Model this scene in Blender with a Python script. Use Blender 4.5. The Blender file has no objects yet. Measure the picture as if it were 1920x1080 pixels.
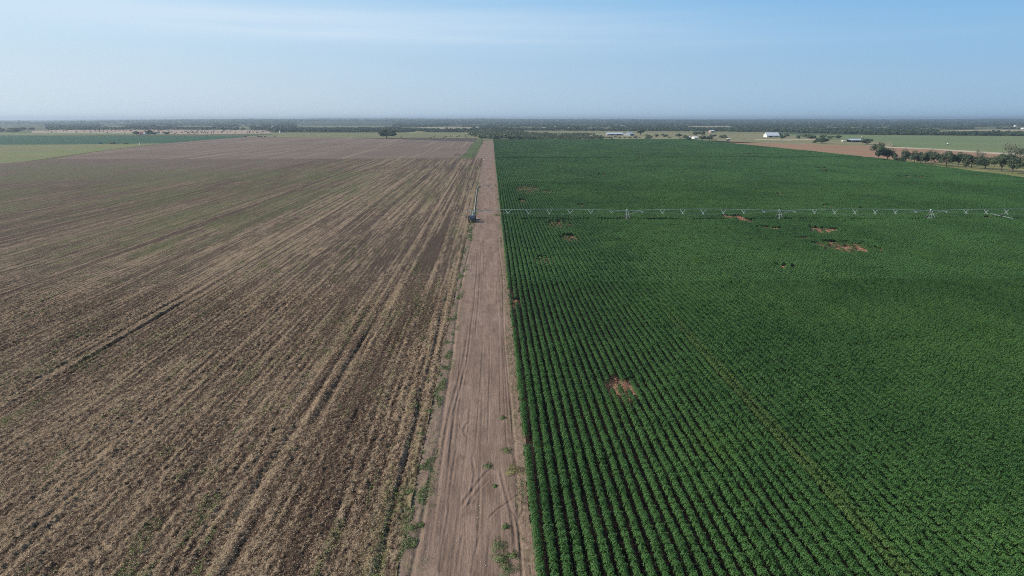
import bpy, bmesh, math, random
import numpy as np
from mathutils import Vector, Matrix

SC = bpy.context.scene
COL = SC.collection
R = math.radians
random.seed(7)
RNG = np.random.default_rng(7)

# ------------------------------------------------------------------ camera
H = 33.0                      # drone height
F = 1280.0                    # focal length in pixels of a 1920 wide frame
PITCH = math.atan(317 / F)
YAW = math.atan(39 / F * math.cos(PITCH))
cam = bpy.data.cameras.new("camera")
cam.sensor_width = 36.0
cam.lens = F / 1920 * 36
cam.clip_start = 0.5
cam.clip_end = 60000
camo = bpy.data.objects.new("camera", cam)
camo.location = (0, 0, H)
camo.rotation_euler = (math.pi / 2 - PITCH, 0, -YAW)
COL.objects.link(camo)
SC.camera = camo

# ------------------------------------------------------------------ sky, sun, exposure
SUN_EL, SUN_AZ = R(34), R(-95)         # azimuth clockwise from +Y: the sun stands to the left
world = bpy.data.worlds.new("World")
SC.world = world
world.use_nodes = True
wt = world.node_tree
wt.nodes.clear()
def wn(t, **k):
    n = wt.nodes.new(t)
    for a, b in k.items():
        setattr(n, a, b)
    return n
wo = wn('ShaderNodeOutputWorld')
bg = wn('ShaderNodeBackground')
sky = wn('ShaderNodeTexSky', sky_type='NISHITA', sun_disc=False)
sky.sun_elevation = SUN_EL
sky.sun_rotation = SUN_AZ
sky.altitude = 150
sky.air_density = 1.0
sky.dust_density = 1.6
sky.ozone_density = 2.0
bg.inputs['Strength'].default_value = 0.12
# thin cirrus streaks, by direction of view in the sky dome
tc = wn('ShaderNodeTexCoord')
mp = wn('ShaderNodeMapping')
mp.inputs['Scale'].default_value = (1.1, 1.1, 26)
mp.inputs['Rotation'].default_value = (0, R(-1.6), 0)
nz = wn('ShaderNodeTexNoise')
nz.inputs['Scale'].default_value = 1.5
nz.inputs['Detail'].default_value = 6
nz.inputs['Roughness'].default_value = 0.55
sep = wn('ShaderNodeSeparateXYZ')
band = wn('ShaderNodeValToRGB')
cr = band.color_ramp
cr.elements[0].position = 0.078; cr.elements[0].color = (0, 0, 0, 1)
cr.elements[1].position = 0.30; cr.elements[1].color = (.10, .10, .10, 1)
for p, v in ((0.092, .30), (0.106, .80), (0.122, .75), (0.145, .50), (0.165, .12)):
    e = cr.elements.new(p); e.color = (v, v, v, 1)
thr = wn('ShaderNodeMapRange')
thr.inputs['From Min'].default_value = 0.25
thr.inputs['From Max'].default_value = 0.80
mul = wn('ShaderNodeMath', operation='MULTIPLY')
tilt = wn('ShaderNodeMath', operation='MULTIPLY_ADD')
tilt.inputs[1].default_value = 0.022
mix = wn('ShaderNodeMix', data_type='RGBA')
mix.inputs[7].default_value = (5.6, 6.6, 7.6, 1)
L = wt.links.new
L(tc.outputs['Generated'], mp.inputs['Vector'])
L(mp.outputs[0], nz.inputs['Vector'])
L(nz.outputs['Fac'], thr.inputs['Value'])
L(tc.outputs['Generated'], sep.inputs[0])
L(sep.outputs['X'], tilt.inputs[0])
L(sep.outputs['Z'], tilt.inputs[2])
L(tilt.outputs[0], band.inputs['Fac'])
L(thr.outputs[0], mul.inputs[0])
mul2 = wn('ShaderNodeMath', operation='MULTIPLY')
L(band.outputs['Color'], mul2.inputs[0])
side2 = wn('ShaderNodeMapRange', interpolation_type='SMOOTHSTEP')
for k_, q_ in zip(('From Min', 'From Max', 'To Min', 'To Max'), (-.25, .5, 1.0, .12)): side2.inputs[k_].default_value = q_
L(sep.outputs['X'], side2.inputs['Value'])
L(side2.outputs[0], mul2.inputs[1])
L(mul2.outputs[0], mul.inputs[1])
L(mul.outputs[0], mix.inputs[0])
# hazy upper air: paler towards the sun and towards the horizon
def wmix(f, a, b):
    m = wn('ShaderNodeMix', data_type='RGBA')
    L(f, m.inputs[0])
    for i, c in ((6, a), (7, b)):
        if isinstance(c, tuple): m.inputs[i].default_value = (*c, 1)
        else: L(c, m.inputs[i])
    return m.outputs[2]
def wrange(v, a, b, c=0.0, d=1.0):
    m = wn('ShaderNodeMapRange', interpolation_type='SMOOTHSTEP')
    for k, q in zip(('From Min', 'From Max', 'To Min', 'To Max'), (a, b, c, d)): m.inputs[k].default_value = q
    L(v, m.inputs['Value']); return m.outputs[0]
side = wrange(sep.outputs['X'], -.95, .85)
low = wmix(side, (5.6, 6.5, 7.2), (2.6, 4.2, 5.9))
high = wmix(side, (4.6, 6.5, 8.0), (1.15, 3.5, 6.4))
air = wmix(wrange(sep.outputs['Z'], .0, .20), low, high)
over = wmix(wrange(sep.outputs['Z'], .22, .60), air, (1.45, 1.9, 2.6))
L(wmix(wrange(sep.outputs['Z'], .12, .75, .92, .55), sky.outputs[0], over), mix.inputs[6])
L(mix.outputs[2], bg.inputs['Color'])
L(bg.outputs[0], wo.inputs['Surface'])

sun = bpy.data.lights.new("sun", 'SUN')
sun.energy = 5.0
sun.angle = R(0.55)
sun.color = (1.0, 0.93, 0.83)
suno = bpy.data.objects.new("sun", sun)
sd = Vector((math.sin(SUN_AZ) * math.cos(SUN_EL), math.cos(SUN_AZ) * math.cos(SUN_EL), math.sin(SUN_EL)))
suno.rotation_euler = sd.to_track_quat('Z', 'Y').to_euler()
suno.location = sd * 300
COL.objects.link(suno)

SC.view_settings.view_transform = 'Standard'
SC.view_settings.look = 'None'
SC.view_settings.exposure = 0.05
SC.view_settings.gamma = 1.0
SC.render.engine = 'CYCLES'
cy = SC.cycles
cy.max_bounces = 6
cy.diffuse_bounces = 3
cy.glossy_bounces = 2
cy.transmission_bounces = 2
cy.transparent_max_bounces = 4
cy.volume_bounces = 0
cy.use_denoising = False
cy.filter_width = 1.0
HAZE_DENSITY = 1.2e-4
HAZE_COLOR = (0.71, 0.86, 1.0)
HAZE_ON = True

# ------------------------------------------------------------------ helpers
CM = (Matrix.Rotation(-YAW, 3, 'Z') @ Matrix.Rotation(math.pi / 2 - PITCH, 3, 'X'))
def G(px, py, z=0.0):
    """ground point seen at a pixel of the 1920 x 1080 photograph"""
    d = CM @ Vector(((px - 960) / F, (540 - py) / F, -1))
    t = (z - H) / d.z
    return Vector((d.x * t, d.y * t, z))
def mpp(p):
    """metres per photo pixel at a ground point"""
    return math.hypot(p[0], p[1]) / F

def tag(o, label=None, cat=None, group=None, kind=None):
    if label: o['label'] = label
    if cat: o['category'] = cat
    if group: o['group'] = group
    if kind: o['kind'] = kind
    return o
def empty(name, loc=(0, 0, 0), rz=0.0):
    o = bpy.data.objects.new(name, None)
    o.location = loc
    o.rotation_euler = (0, 0, rz)
    o.empty_display_size = 0.5
    COL.objects.link(o)
    return o
def link(name, me, parent=None, loc=None):
    o = bpy.data.objects.new(name, me)
    COL.objects.link(o)
    if parent: o.parent = parent
    if loc is not None: o.location = loc
    return o
def copy_tree(o, parent=None):
    c = o.copy()
    COL.objects.link(c)
    c.parent = parent
    for ch in o.children:
        copy_tree(ch, c)
    return c

def hash2(ix, iy, s):
    h = (ix.astype(np.int64) * 374761393 + iy.astype(np.int64) * 668265263 + s * 1442695041) & 0xffffffff
    h = ((h ^ (h >> 13)) * 1274126177) & 0xffffffff
    return ((h ^ (h >> 16)) & 0xffffff) / float(0xffffff)
def vn(x, y, s=0):
    """value noise 0..1"""
    x = np.asarray(x, float); y = np.asarray(y, float)
    ix = np.floor(x); iy = np.floor(y)
    fx = x - ix; fy = y - iy
    fx = fx * fx * (3 - 2 * fx); fy = fy * fy * (3 - 2 * fy)
    a = hash2(ix, iy, s); b = hash2(ix + 1, iy, s); c = hash2(ix, iy + 1, s); d = hash2(ix + 1, iy + 1, s)
    return (a * (1 - fx) + b * fx) * (1 - fy) + (c * (1 - fx) + d * fx) * fy
def fbm(x, y, s=0, o=3):
    r = 0; a = 1; t = 0
    for k in range(o):
        r = r + a * vn(x * 2 ** k, y * 2 ** k, s + 17 * k); t += a; a *= .5
    return r / t
def sst(a, b, x):
    t = np.clip((x - a) / (b - a), 0, 1)
    return t * t * (3 - 2 * t)

def np_mesh(name, v, f, mat=None, smooth=False, attrs=None):
    """mesh from numpy vertices and an (n,4) or (n,3) face array"""
    me = bpy.data.meshes.new(name)
    v = np.ascontiguousarray(v, np.float32); f = np.ascontiguousarray(f, np.int32)
    me.vertices.add(len(v)); me.vertices.foreach_set('co', v.ravel())
    if len(f):
        k = f.shape[1]
        me.loops.add(f.size); me.loops.foreach_set('vertex_index', f.ravel())
        me.polygons.add(len(f))
        me.polygons.foreach_set('loop_start', np.arange(0, f.size, k, dtype=np.int32))
        try: me.polygons.foreach_set('loop_total', np.full(len(f), k, np.int32))
        except Exception: pass
        if smooth: me.polygons.foreach_set('use_smooth', np.ones(len(f), bool))
    me.update(calc_edges=True)
    for an, (t, d) in (attrs or {}).items():
        at = me.attributes.new(an, t, 'POINT')
        at.data.foreach_set('vector' if t == 'FLOAT_VECTOR' else 'value', np.ascontiguousarray(d).ravel())
    if mat: me.materials.append(mat)
    return me
def grid_faces(nx, ny):
    i = np.arange(nx - 1)[None, :] + np.arange(ny - 1)[:, None] * nx
    i = i.ravel()
    return np.stack([i, i + 1, i + 1 + nx, i + nx], 1)
def prune(v, f, keep, extra):
    f = f[keep[f].all(1)]
    used = np.zeros(len(v), bool); used[f.ravel()] = True
    m = np.cumsum(used) - 1
    return v[used], m[f], [e[used] for e in extra]
def leaf_quads(c, n, sz, rng, asp=1.0):
    """one small quad per centre, facing n, turned at random"""
    n = n / np.linalg.norm(n, axis=1, keepdims=True)
    r = rng.normal(size=n.shape)
    a = np.cross(n, r); a /= np.linalg.norm(a, axis=1, keepdims=True)
    b = np.cross(n, a)
    s = np.asarray(sz).reshape(-1, 1) * .5
    v = np.stack([c - a * s - b * s * asp * .35, c - a * s * .1 - b * s * asp, c + a * s + b * s * asp * .2, c + a * s * .1 + b * s * asp], 1).reshape(-1, 3)
    return v, np.arange(len(v)).reshape(-1, 4)

class MB:
    """collects simple solids into ONE mesh"""
    def __init__(s): s.v = []; s.f = []
    def add(s, v, f):
        o = len(s.v); s.v += [tuple(p) for p in v]; s.f += [[i + o for i in q] for q in f]; return s
    def box(s, c, d, rz=0.0):
        x, y, z = d[0] / 2, d[1] / 2, d[2] / 2
        cs, sn = math.cos(rz), math.sin(rz)
        v = [(c[0] + i * cs - j * sn, c[1] + i * sn + j * cs, c[2] + k) for i, j, k in
             ((-x, -y, -z), (x, -y, -z), (x, y, -z), (-x, y, -z), (-x, -y, z), (x, -y, z), (x, y, z), (-x, y, z))]
        return s.add(v, [(3, 2, 1, 0), (4, 5, 6, 7), (0, 1, 5, 4), (1, 2, 6, 5), (2, 3, 7, 6), (3, 0, 4, 7)])
    def tube(s, pts, r, n=6, cap=True):
        pts = [Vector(p) for p in pts]
        rs = r if isinstance(r, (list, tuple)) else [r] * len(pts)
        vs = []; fs = []
        for i, p in enumerate(pts):
            t = (pts[min(i + 1, len(pts) - 1)] - pts[max(i - 1, 0)]).normalized()
            u = t.cross(Vector((0, 0, 1)) if abs(t.z) < .9 else Vector((1, 0, 0))).normalized()
            w = t.cross(u)
            for k in range(n):
                a = 2 * math.pi * k / n
                vs.append(p + (u * math.cos(a) + w * math.sin(a)) * rs[i])
        for i in range(len(pts) - 1):
            for k in range(n):
                k2 = (k + 1) % n
                fs.append((i * n + k, i * n + k2, (i + 1) * n + k2, (i + 1) * n + k))
        if cap:
            fs.append(tuple(range(n))[::-1]); fs.append(tuple((len(pts) - 1) * n + k for k in range(n)))
        return s.add(vs, fs)
    def lathe(s, c, prof, axis='X', n=20):
        vs = []; fs = []
        for r, h in prof:
            for k in range(n):
                a = 2 * math.pi * k / n
                p = {'X': (h, r * math.cos(a), r * math.sin(a)), 'Y': (r * math.cos(a), h, r * math.sin(a)), 'Z': (r * math.cos(a), r * math.sin(a), h)}[axis]
                vs.append((c[0] + p[0], c[1] + p[1], c[2] + p[2]))
        m = len(prof)
        for i in range(m - 1):
            for k in range(n):
                k2 = (k + 1) % n
                fs.append((i * n + k, i * n + k2, (i + 1) * n + k2, (i + 1) * n + k))
        fs.append(tuple(range(n))[::-1]); fs.append(tuple((m - 1) * n + k for k in range(n)))
        return s.add(vs, fs)
    def prism(s, poly, y0, y1, axis='Y', c=(0, 0, 0)):
        """polygon in x,z pushed along y (or in y,z pushed along x)"""
        n = len(poly)
        if axis == 'Y': vs = [(c[0] + a, c[1] + y, c[2] + b) for y in (y0, y1) for a, b in poly]
        else: vs = [(c[0] + y, c[1] + a, c[2] + b) for y in (y0, y1) for a, b in poly]
        fs = [tuple(range(n)), tuple(range(n, 2 * n))[::-1]]
        fs += [(i, i + n, (i + 1) % n + n, (i + 1) % n) for i in range(n)]
        return s.add(vs, fs)
    def build(s, name, mat, parent=None, smooth=False):
        me = bpy.data.meshes.new(name)
        me.from_pydata(s.v, [], s.f); me.update()
        bm = bmesh.new(); bm.from_mesh(me); bmesh.ops.recalc_face_normals(bm, faces=bm.faces); bm.to_mesh(me); bm.free()
        me.materials.append(mat)
        if smooth: me.polygons.foreach_set('use_smooth', [True] * len(me.polygons))
        return link(name, me, parent)

# ------------------------------------------------------------------ materials
class NT:
    def __init__(s, name):
        s.m = bpy.data.materials.new(name); s.m.use_nodes = True
        s.t = s.m.node_tree; s.t.nodes.clear()
        s.out = s.n('ShaderNodeOutputMaterial'); s.b = s.n('ShaderNodeBsdfPrincipled')
        s.l(s.b.outputs[0], s.out.inputs['Surface'])
        s.b.inputs['Roughness'].default_value = .9
        s.b.inputs['Specular IOR Level'].default_value = .15
    def n(s, t, **k):
        x = s.t.nodes.new(t)
        for a, b in k.items(): setattr(x, a, b)
        return x
    def l(s, a, b): s.t.links.new(a, b)
    def pos(s): return s.n('ShaderNodeNewGeometry').outputs['Position']
    def noise(s, scale=(1, 1, 1), detail=3, rough=.55, vec=None, off=(0, 0, 0)):
        mp = s.n('ShaderNodeMapping'); mp.inputs['Scale'].default_value = scale; mp.inputs['Location'].default_value = off
        s.l(vec or s.pos(), mp.inputs['Vector'])
        n = s.n('ShaderNodeTexNoise'); n.inputs['Scale'].default_value = 1; n.inputs['Detail'].default_value = detail
        n.inputs['Roughness'].default_value = rough
        s.l(mp.outputs[0], n.inputs['Vector']); return n.outputs['Fac']
    def rng(s, v, a, b, c=0.0, d=1.0):
        m = s.n('ShaderNodeMapRange'); m.interpolation_type = 'SMOOTHSTEP'
        for k, x in zip(('From Min', 'From Max', 'To Min', 'To Max'), (a, b, c, d)): m.inputs[k].default_value = x
        s.l(v, m.inputs['Value']); return m.outputs[0]
    def math(s, op, a, b=None):
        m = s.n('ShaderNodeMath', operation=op)
        for i, x in enumerate((a, b)):
            if x is None: continue
            if isinstance(x, (int, float)): m.inputs[i].default_value = x
            else: s.l(x, m.inputs[i])
        return m.outputs[0]
    def mix(s, f, a, b):
        m = s.n('ShaderNodeMix', data_type='RGBA')
        if isinstance(f, (int, float)): m.inputs[0].default_value = f
        else: s.l(f, m.inputs[0])
        for i, x in ((6, a), (7, b)):
            if isinstance(x, tuple): m.inputs[i].default_value = (*x, 1)
            else: s.l(x, m.inputs[i])
        return m.outputs[2]
    def attr(s, name):
        a = s.n('ShaderNodeAttribute'); a.attribute_name = name; return a.outputs['Fac']
    def color(s, c):
        if isinstance(c, tuple): s.b.inputs['Base Color'].default_value = (*c, 1)
        else: s.l(c, s.b.inputs['Base Color'])
    def bump(s, h, dist=.1, st=1.0):
        b = s.n('ShaderNodeBump'); b.inputs['Distance'].default_value = dist; b.inputs['Strength'].default_value = st
        s.l(h, b.inputs['Height']); s.l(b.outputs[0], s.b.inputs['Normal'])

def plain(name, c, rough=.6, metal=0.0, var=.12, sc=2.0, spec=.3):
    """painted or bare material with slight wear"""
    t = NT(name)
    n = t.noise((sc, sc, sc), 4)
    t.color(t.mix(t.rng(n, .3, .7), tuple(x * (1 - var) for x in c), tuple(min(1, x * (1 + var)) for x in c)))
    t.b.inputs['Roughness'].default_value = rough; t.b.inputs['Metallic'].default_value = metal
    t.b.inputs['Specular IOR Level'].default_value = spec
    return t.m
def field(name, a, b, c=None, s1=.02, s2=.4, streak=None, bump=.0):
    """open land: two tones by large patches, fine mottling, optional third tone in streaks"""
    t = NT(name)
    big = t.rng(t.noise((s1, s1, s1), 4, .6), .35, .65)
    col = t.mix(big, a, b)
    fine = t.noise((s2, s2 * .5, s2), 3, .7)
    col = t.mix(t.rng(fine, .3, .75, 0, .55), col, tuple(x * .55 for x in a))
    if c:
        sx, sy = streak or (.02, .02)
        st = t.noise((sx, sy, .1), 3, .6, off=(31, 7, 3))
        col = t.mix(t.rng(st, .5, .68, 0, .85), col, c)
    t.color(col)
    if bump: t.bump(fine, bump)
    return t.m
def foliage(name, a, b, dry=None, rough=.55, spec=.25, var_scale=.15):
    """leaves: two greens by position and by plant, some translucency"""
    t = NT(name)
    oi = t.n('ShaderNodeObjectInfo').outputs['Random']
    n = t.noise((var_scale,) * 3, 3)
    f = t.math('ADD', t.math('MULTIPLY', t.rng(n, .3, .7), .6), t.math('MULTIPLY', oi, .4))
    col = t.mix(f, a, b)
    fine = t.noise((7, 7, 7), 2)
    col = t.mix(t.rng(fine, .35, .75, 0, .6), col, tuple(min(1, x * 1.5) for x in b))
    if dry: col = t.mix(t.rng(t.noise((var_scale * .6,) * 3, 4, off=(9, 4, 2)), .56, .74, 0, .6), col, dry)
    t.color(col)
    t.b.inputs['Roughness'].default_value = rough; t.b.inputs['Specular IOR Level'].default_value = spec
    return t.m

# ------------------------------------------------------------------ ground, hills and far fields
def sheet(name, pts, z, mat, n=1):
    bm = bmesh.new()
    bm.faces.new([bm.verts.new((p[0], p[1], z)) for p in pts])
    bm.normal_update()
    for f in bm.faces:
        if f.normal.z < 0: f.normal_flip()
    bmesh.ops.triangulate(bm, faces=bm.faces)
    me = bpy.data.meshes.new(name); bm.to_mesh(me); bm.free()
    me.materials.append(mat)
    return tag(link(name, me), kind='structure')
def P(*px): return [G(a, b) for a, b in px]

def hill_z(x, y):
    x = np.asarray(x, float); y = np.asarray(y, float)
    rise = sst(3200, 8500, y)
    side = np.interp(x / np.maximum(y, 1), [-.8, -.62, -.45, -.3, -.12, .1, .4, .8], [6, 8, 20, 33, 32, 27, 25, 26])
    n = fbm(x / 1500, y / 1300, 5, 3) - .5
    return -.12 + rise * (side + n * 30 * sst(.0, .5, rise))

gv = []; xs = np.concatenate([np.linspace(-16000, 16000, 161)]); ys = np.concatenate([np.linspace(-600, 3000, 19), np.linspace(3200, 9000, 59), np.linspace(9300, 20000, 25)])
gx, gy = np.meshgrid(xs, ys)
gz = hill_z(gx, gy) - .6 * ((gy < 250) & (np.abs(gx) < 450))
t = NT('pasture_earth')
n1 = t.rng(t.noise((.0016, .0011, .1), 4, .6), .38, .62)
col = t.mix(n1, (.075, .085, .035), (.16, .145, .075))
col = t.mix(t.rng(t.noise((.006, .004, .1), 4, .65, off=(5, 5, 0)), .5, .68), col, (.055, .075, .03))
sp = t.n('ShaderNodeSeparateXYZ'); t.l(t.pos(), sp.inputs[0])
col = t.mix(t.rng(sp.outputs['Y'], 2600, 4200, 0, .85), col, (.040, .052, .026))
col = t.mix(t.rng(t.noise((.3, .3, .3), 3, .7), .35, .8, 0, .5), col, (.05, .05, .025))
t.color(col)
tag(link('ground', np_mesh('ground', np.stack([gx.ravel(), gy.ravel(), gz.ravel()], 1), grid_faces(len(xs), len(ys)), t.m, True)), kind='structure')

M_pale = field('pale_dry_field', (.42, .34, .22), (.34, .30, .19), s1=.01, s2=.15)
M_pinkfld = field('pink_harvested_field', (.37, .275, .22), (.41, .31, .24), (.30, .255, .17), s1=.01, s2=.3)
M_tanpast = field('tan_pasture', (.27, .235, .135), (.20, .195, .095), (.15, .17, .07), s1=.012, s2=.12, streak=(.008, .03))
M_oliv = field('olive_pasture', (.19, .185, .09), (.15, .165, .07), (.26, .22, .13), s1=.015, s2=.15, streak=(.008, .05))
M_palegreen = field('pale_green_field', (.15, .20, .085), (.185, .22, .10), (.13, .17, .08), s1=.006, s2=.25, streak=(.002, .03))
M_lgreen = field('light_green_pasture', (.18, .185, .085), (.22, .20, .10), (.15, .19, .065), s1=.014, s2=.2, streak=(.006, .03))
M_dgreen = field('dark_green_crop', (.030, .085, .042), (.036, .095, .045), s1=.01, s2=.4)
M_brown = field('brown_red_stubble', (.30, .175, .11), (.33, .20, .125), (.26, .19, .10), s1=.02, s2=.5, streak=(.05, .05))
M_darkstrip = field('dark_ploughed_strip', (.085, .062, .05), (.10, .075, .06), s1=.02, s2=.6)
M_tilled = field('tilled_field', (.190, .138, .108), (.158, .115, .092), (.265, .20, .145), s1=.012, s2=.7, streak=(.16, .0022))
M_strip = field('green_grass_strip', (.075, .105, .036), (.105, .125, .045), s1=.03, s2=.5)
M_mound = field('dry_grass_mound', (.24, .22, .11), (.20, .20, .09), s1=.06, s2=.3)

sheet('pale_field', P((-260, 249), (-260, 252.6), (0, 253), (330, 252), (510, 251), (500, 249.5), (200, 248)), -.05, M_palegreen)
sheet('pink_field', P((60, 245.2), (60, 249), (200, 249.5), (380, 252), (512, 250), (498, 244.2), (330, 243.0), (140, 243.5)), -.04, M_pinkfld)
sheet('green_field', P((-260, 255), (-260, 272), (0, 271.5), (140, 271), (300, 269), (462, 256.2), (460, 255.4), (0, 255)), -.03, M_dgreen)
sheet('light_green_field', P((-400, 271.6), (-400, 360), (0, 309), (60, 301), (200, 281), (306, 268.6), (140, 270.8), (0, 271.4)), -.02, M_lgreen)
sheet('olive_field', P((462, 255.4), (462, 258), (760, 259.5), (903, 262), (1000, 262), (890, 248.5), (640, 249), (505, 249), (512, 252)), -.05, M_oliv)
sheet('dark_strip', P((660, 258.4), (740, 260.9), (888, 265.8), (897, 259.4), (800, 258.2)), .06, M_darkstrip)
sheet('far_tan_field', P((755, 240.6), (766, 242.6), (872, 242.6), (886, 238.8), (800, 238.6)), -.03, M_pale)
sheet('far_olive_field', P((560, 236.5), (590, 238), (720, 237.5), (735, 232), (640, 231.5)), -.03, M_oliv)
sheet('strip_field', P((972, 245.2), (978, 249.2), (1250, 249.5), (1420, 250.6), (1440, 247.2), (1250, 245.6)), -.04, M_lgreen)
sheet('tan_pasture', P((1105, 249.2), (1060, 263), (1300, 266), (1420, 270), (1660, 279), (1700, 262), (1520, 253.5), (1440, 249.6), (1250, 248.8)), -.05, M_tanpast)
sheet('pale_far_field', P((955, 240.8), (955, 242.6), (1022, 242.4), (1024, 238.8)), -.03, M_pale)
sheet('tan_far_field', P((1760, 245.4), (1775, 248.4), (2150, 250.5), (2150, 244.4), (1850, 242.8)), -.03, M_pale)
sheet('grass_field', P((1440, 252.0), (1560, 262), (1668, 266), (1680, 274.5), (1760, 281), (1920, 288), (2300, 305), (2300, 256.5), (1850, 254.6), (1640, 253.2)), -.035, M_palegreen)
sheet('brown_field', P((1292, 262), (1300, 266), (1440, 268.5), (1660, 274.5), (1700, 278), (1920, 291), (2300, 313), (2500, 385), (1920, 333), (1640, 299), (1400, 272)), -.02, M_brown)
M_orch = field('orchard_grass', (.20, .20, .075), (.155, .17, .06), (.33, .26, .15), s1=.04, s2=.4, streak=(.05, .05))
sheet('orchard_grass', P((1600, 292.6), (1655, 296.5), (1770, 305), (1830, 300), (1935, 294), (2300, 322), (2500, 386), (2100, 360), (1920, 336), (1800, 320), (1640, 298.4)), -.012, M_orch)
M_tanroad = plain('pale_dirt', (.42, .35, .25), .95, sc=.05)
sheet('dirt_track', P((1655, 274.2), (1660, 276.6), (1750, 280.6), (1920, 292.6), (2300, 314), (2300, 310), (1920, 288.6), (1750, 278.6)), -.008, M_tanroad)
sheet('dirt_track', P((1466, 261.4), (1466, 263), (1530, 262.4), (1530, 260.8)), -.03, M_tanroad)
sheet('dirt_track', P((20, 245.4), (20, 246.0), (150, 245.6), (150, 244.9)), -.03, M_tanroad)

STRIPS = [(1288, 1372, 236.6, 237.8), (1545, 1668, 238.4, 239.8), (1695, 1742, 242.8, 244.0), (1100, 1150, 239.4, 240.4), (330, 400, 236.4, 237.4), (188, 236, 236.0, 237.4), (420, 470, 239.0, 240.0), (1820, 1905, 238.0, 239.0)]
for i, (a, b, c, d) in enumerate(STRIPS):
    sheet('far_clearing', P((a, d), (b, d - .2), (b - 9, c), (a + 14, c + .1)), -.02, (M_pale, M_oliv, M_tanpast)[i % 3])

# dry grassy mound beyond the ploughed strip
mc = G(792, 249.0)
mu, mv = np.meshgrid(np.linspace(-1, 1, 41), np.linspace(-1, 1, 25))
rr = np.sqrt(mu ** 2 + mv ** 2)
mz = 4.6 * np.clip(np.exp(-4 * (mu + .15) ** 2 - 2.5 * mv ** 2) - .06, -.03, 1) * (1 + .25 * (fbm(mu * 4, mv * 4, 3) - .5)) - .1
mo = link('mound', np_mesh('mound', np.stack([(mc.x + mu * 42).ravel(), (mc.y + mv * 60).ravel(), mz.ravel()], 1), grid_faces(41, 25), M_mound, True))
tag(mo, kind='structure')

# ------------------------------------------------------------------ stubble field on the left
Y_TRACK = G(900, 297).y
def stub_maps(x, y):
    wf = sst(130, 260, y)
    rows = vn(x / .30, y / 11, 1) * (1 - wf) + vn(x / .95, y / 130, 9) * wf
    rows2 = vn(x / .75 + 5, y / 45, 2)
    wide = vn(x / 4.5, y / 260, 3)
    patch = fbm(x / 18, y / 60, 4, 3)
    blot = fbm(x / 1.0, y / 2.4, 6, 3)
    rowp = .5 + .5 * np.cos(2 * np.pi * (x + .25 * (vn(y / 25, y * 0, 10) - .5)) / 1.016)
    rowp = rowp * (.45 + .75 * vn(x / 1.016 + .25, y / 18, 14))
    fleck = vn(x / .30 + 7, y / .42, 7)
    res = .34 * rows + .26 * rows2 + .10 * wide + .18 * patch + .18 * blot + .42 * fleck + .20 * rowp
    res = sst(.46, 1.22, res) * (1 - .3 * sst(-40, -140, x) * sst(100, 250, y))
    # a bare dark swath beside the road with richer litter on both sides of it
    nearw = 1 - sst(150, 330, y)
    c = -15.0 + 2.0 * (vn(y / 30, y * 0, 8) - .5)
    swath = np.exp(-((x - c) / 2.6) ** 2) * nearw
    lit = np.exp(-((x + 10.2) / 1.3) ** 2) * nearw
    lines = (np.exp(-((x + 12.9) / .45) ** 2) + np.exp(-((x + 18.6) / .6) ** 2) + np.exp(-((x + 23.5) / .8) ** 2)) * .5
    res = np.clip(res - .40 * swath + .10 * lit + lines * .30, 0, 1)
    # wheel tracks where the soil is turned up
    for tx in (-20.1, -57.3, -94.5, -139):
        res = res * (1 - .5 * np.exp(-((x - tx) / (.42 - .0014 * tx)) ** 2))
        res = np.clip(res + .3 * np.exp(-((x - tx + 1.0) / .4) ** 2), 0, 1)
    trk = sum(np.exp(-((x - tx) / 1.3) ** 2) for tx in (-20.6, -57.8, -94.5))
    gr = -.6 * trk + vn(x / .8, y / 9, 11) * .5 + vn(x / 3.5, y / 70, 12) * .35 + fbm(x / 30, y / 60, 13, 3) * .75
    far = sst(-25, -110, x) * sst(80, 190, y) * (1 - sst(430, 590, y))
    green = sst(.86, 1.24, gr + .22 * far + .04)
    edge = sst(-8.9, -8.2, x)
    return res, np.clip(green * (1 - swath) * (.5 + .5 * far + .25), 0, 1), edge
def stub_h(x, y):
    fade = 1 - sst(118, 148, y)
    z = .06 * (vn(x / .45, y / 9, 21) - .5) * 2 + .02 * np.cos(2 * np.pi * x / 1.016)
    z = z + .05 * (vn(x / .8, y / 1.9, 22) - .5) * 2
    z = z + .08 * (np.abs(vn(x / .34, y / .5, 23) - .5) * 2 - .4)
    z = z + .075 * (vn(x / .26, y / .3, 24) - .5) * 2
    z = z + .08 * (vn(x / .14, y / .14, 29) - .5) * 2
    z = z * (.55 + .9 * vn(x / 4, y / 9, 25))
    for tx, w, d in ((-20.1, .34, .20), (-21.9, .3, .11), (-57.3, .5, .22), (-59.2, .5, .12), (-94.5, .5, .2)):
        wob = .25 * (vn(y / 14, y * 0, int(-tx)) - .5)
        am = .15 + .85 * sst(.35, .65, vn(y / 16, y * 0 + tx, 26))
        z = z - d * am * np.exp(-((x - tx - wob) / w) ** 2) + .5 * d * am * np.exp(-((x - tx - wob + .75) / .35) ** 2)
    wob = .35 * (vn(y / 9, y * 0, 31) - .5)
    am = .3 + .7 * vn(y / 7, y * 0, 27)
    z = z - .20 * am * np.exp(-((x + 8.75 - wob) / .24) ** 2) + .12 * np.exp(-((x + 9.4 - wob) / .35) ** 2)
    return z * fade + .06

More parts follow.
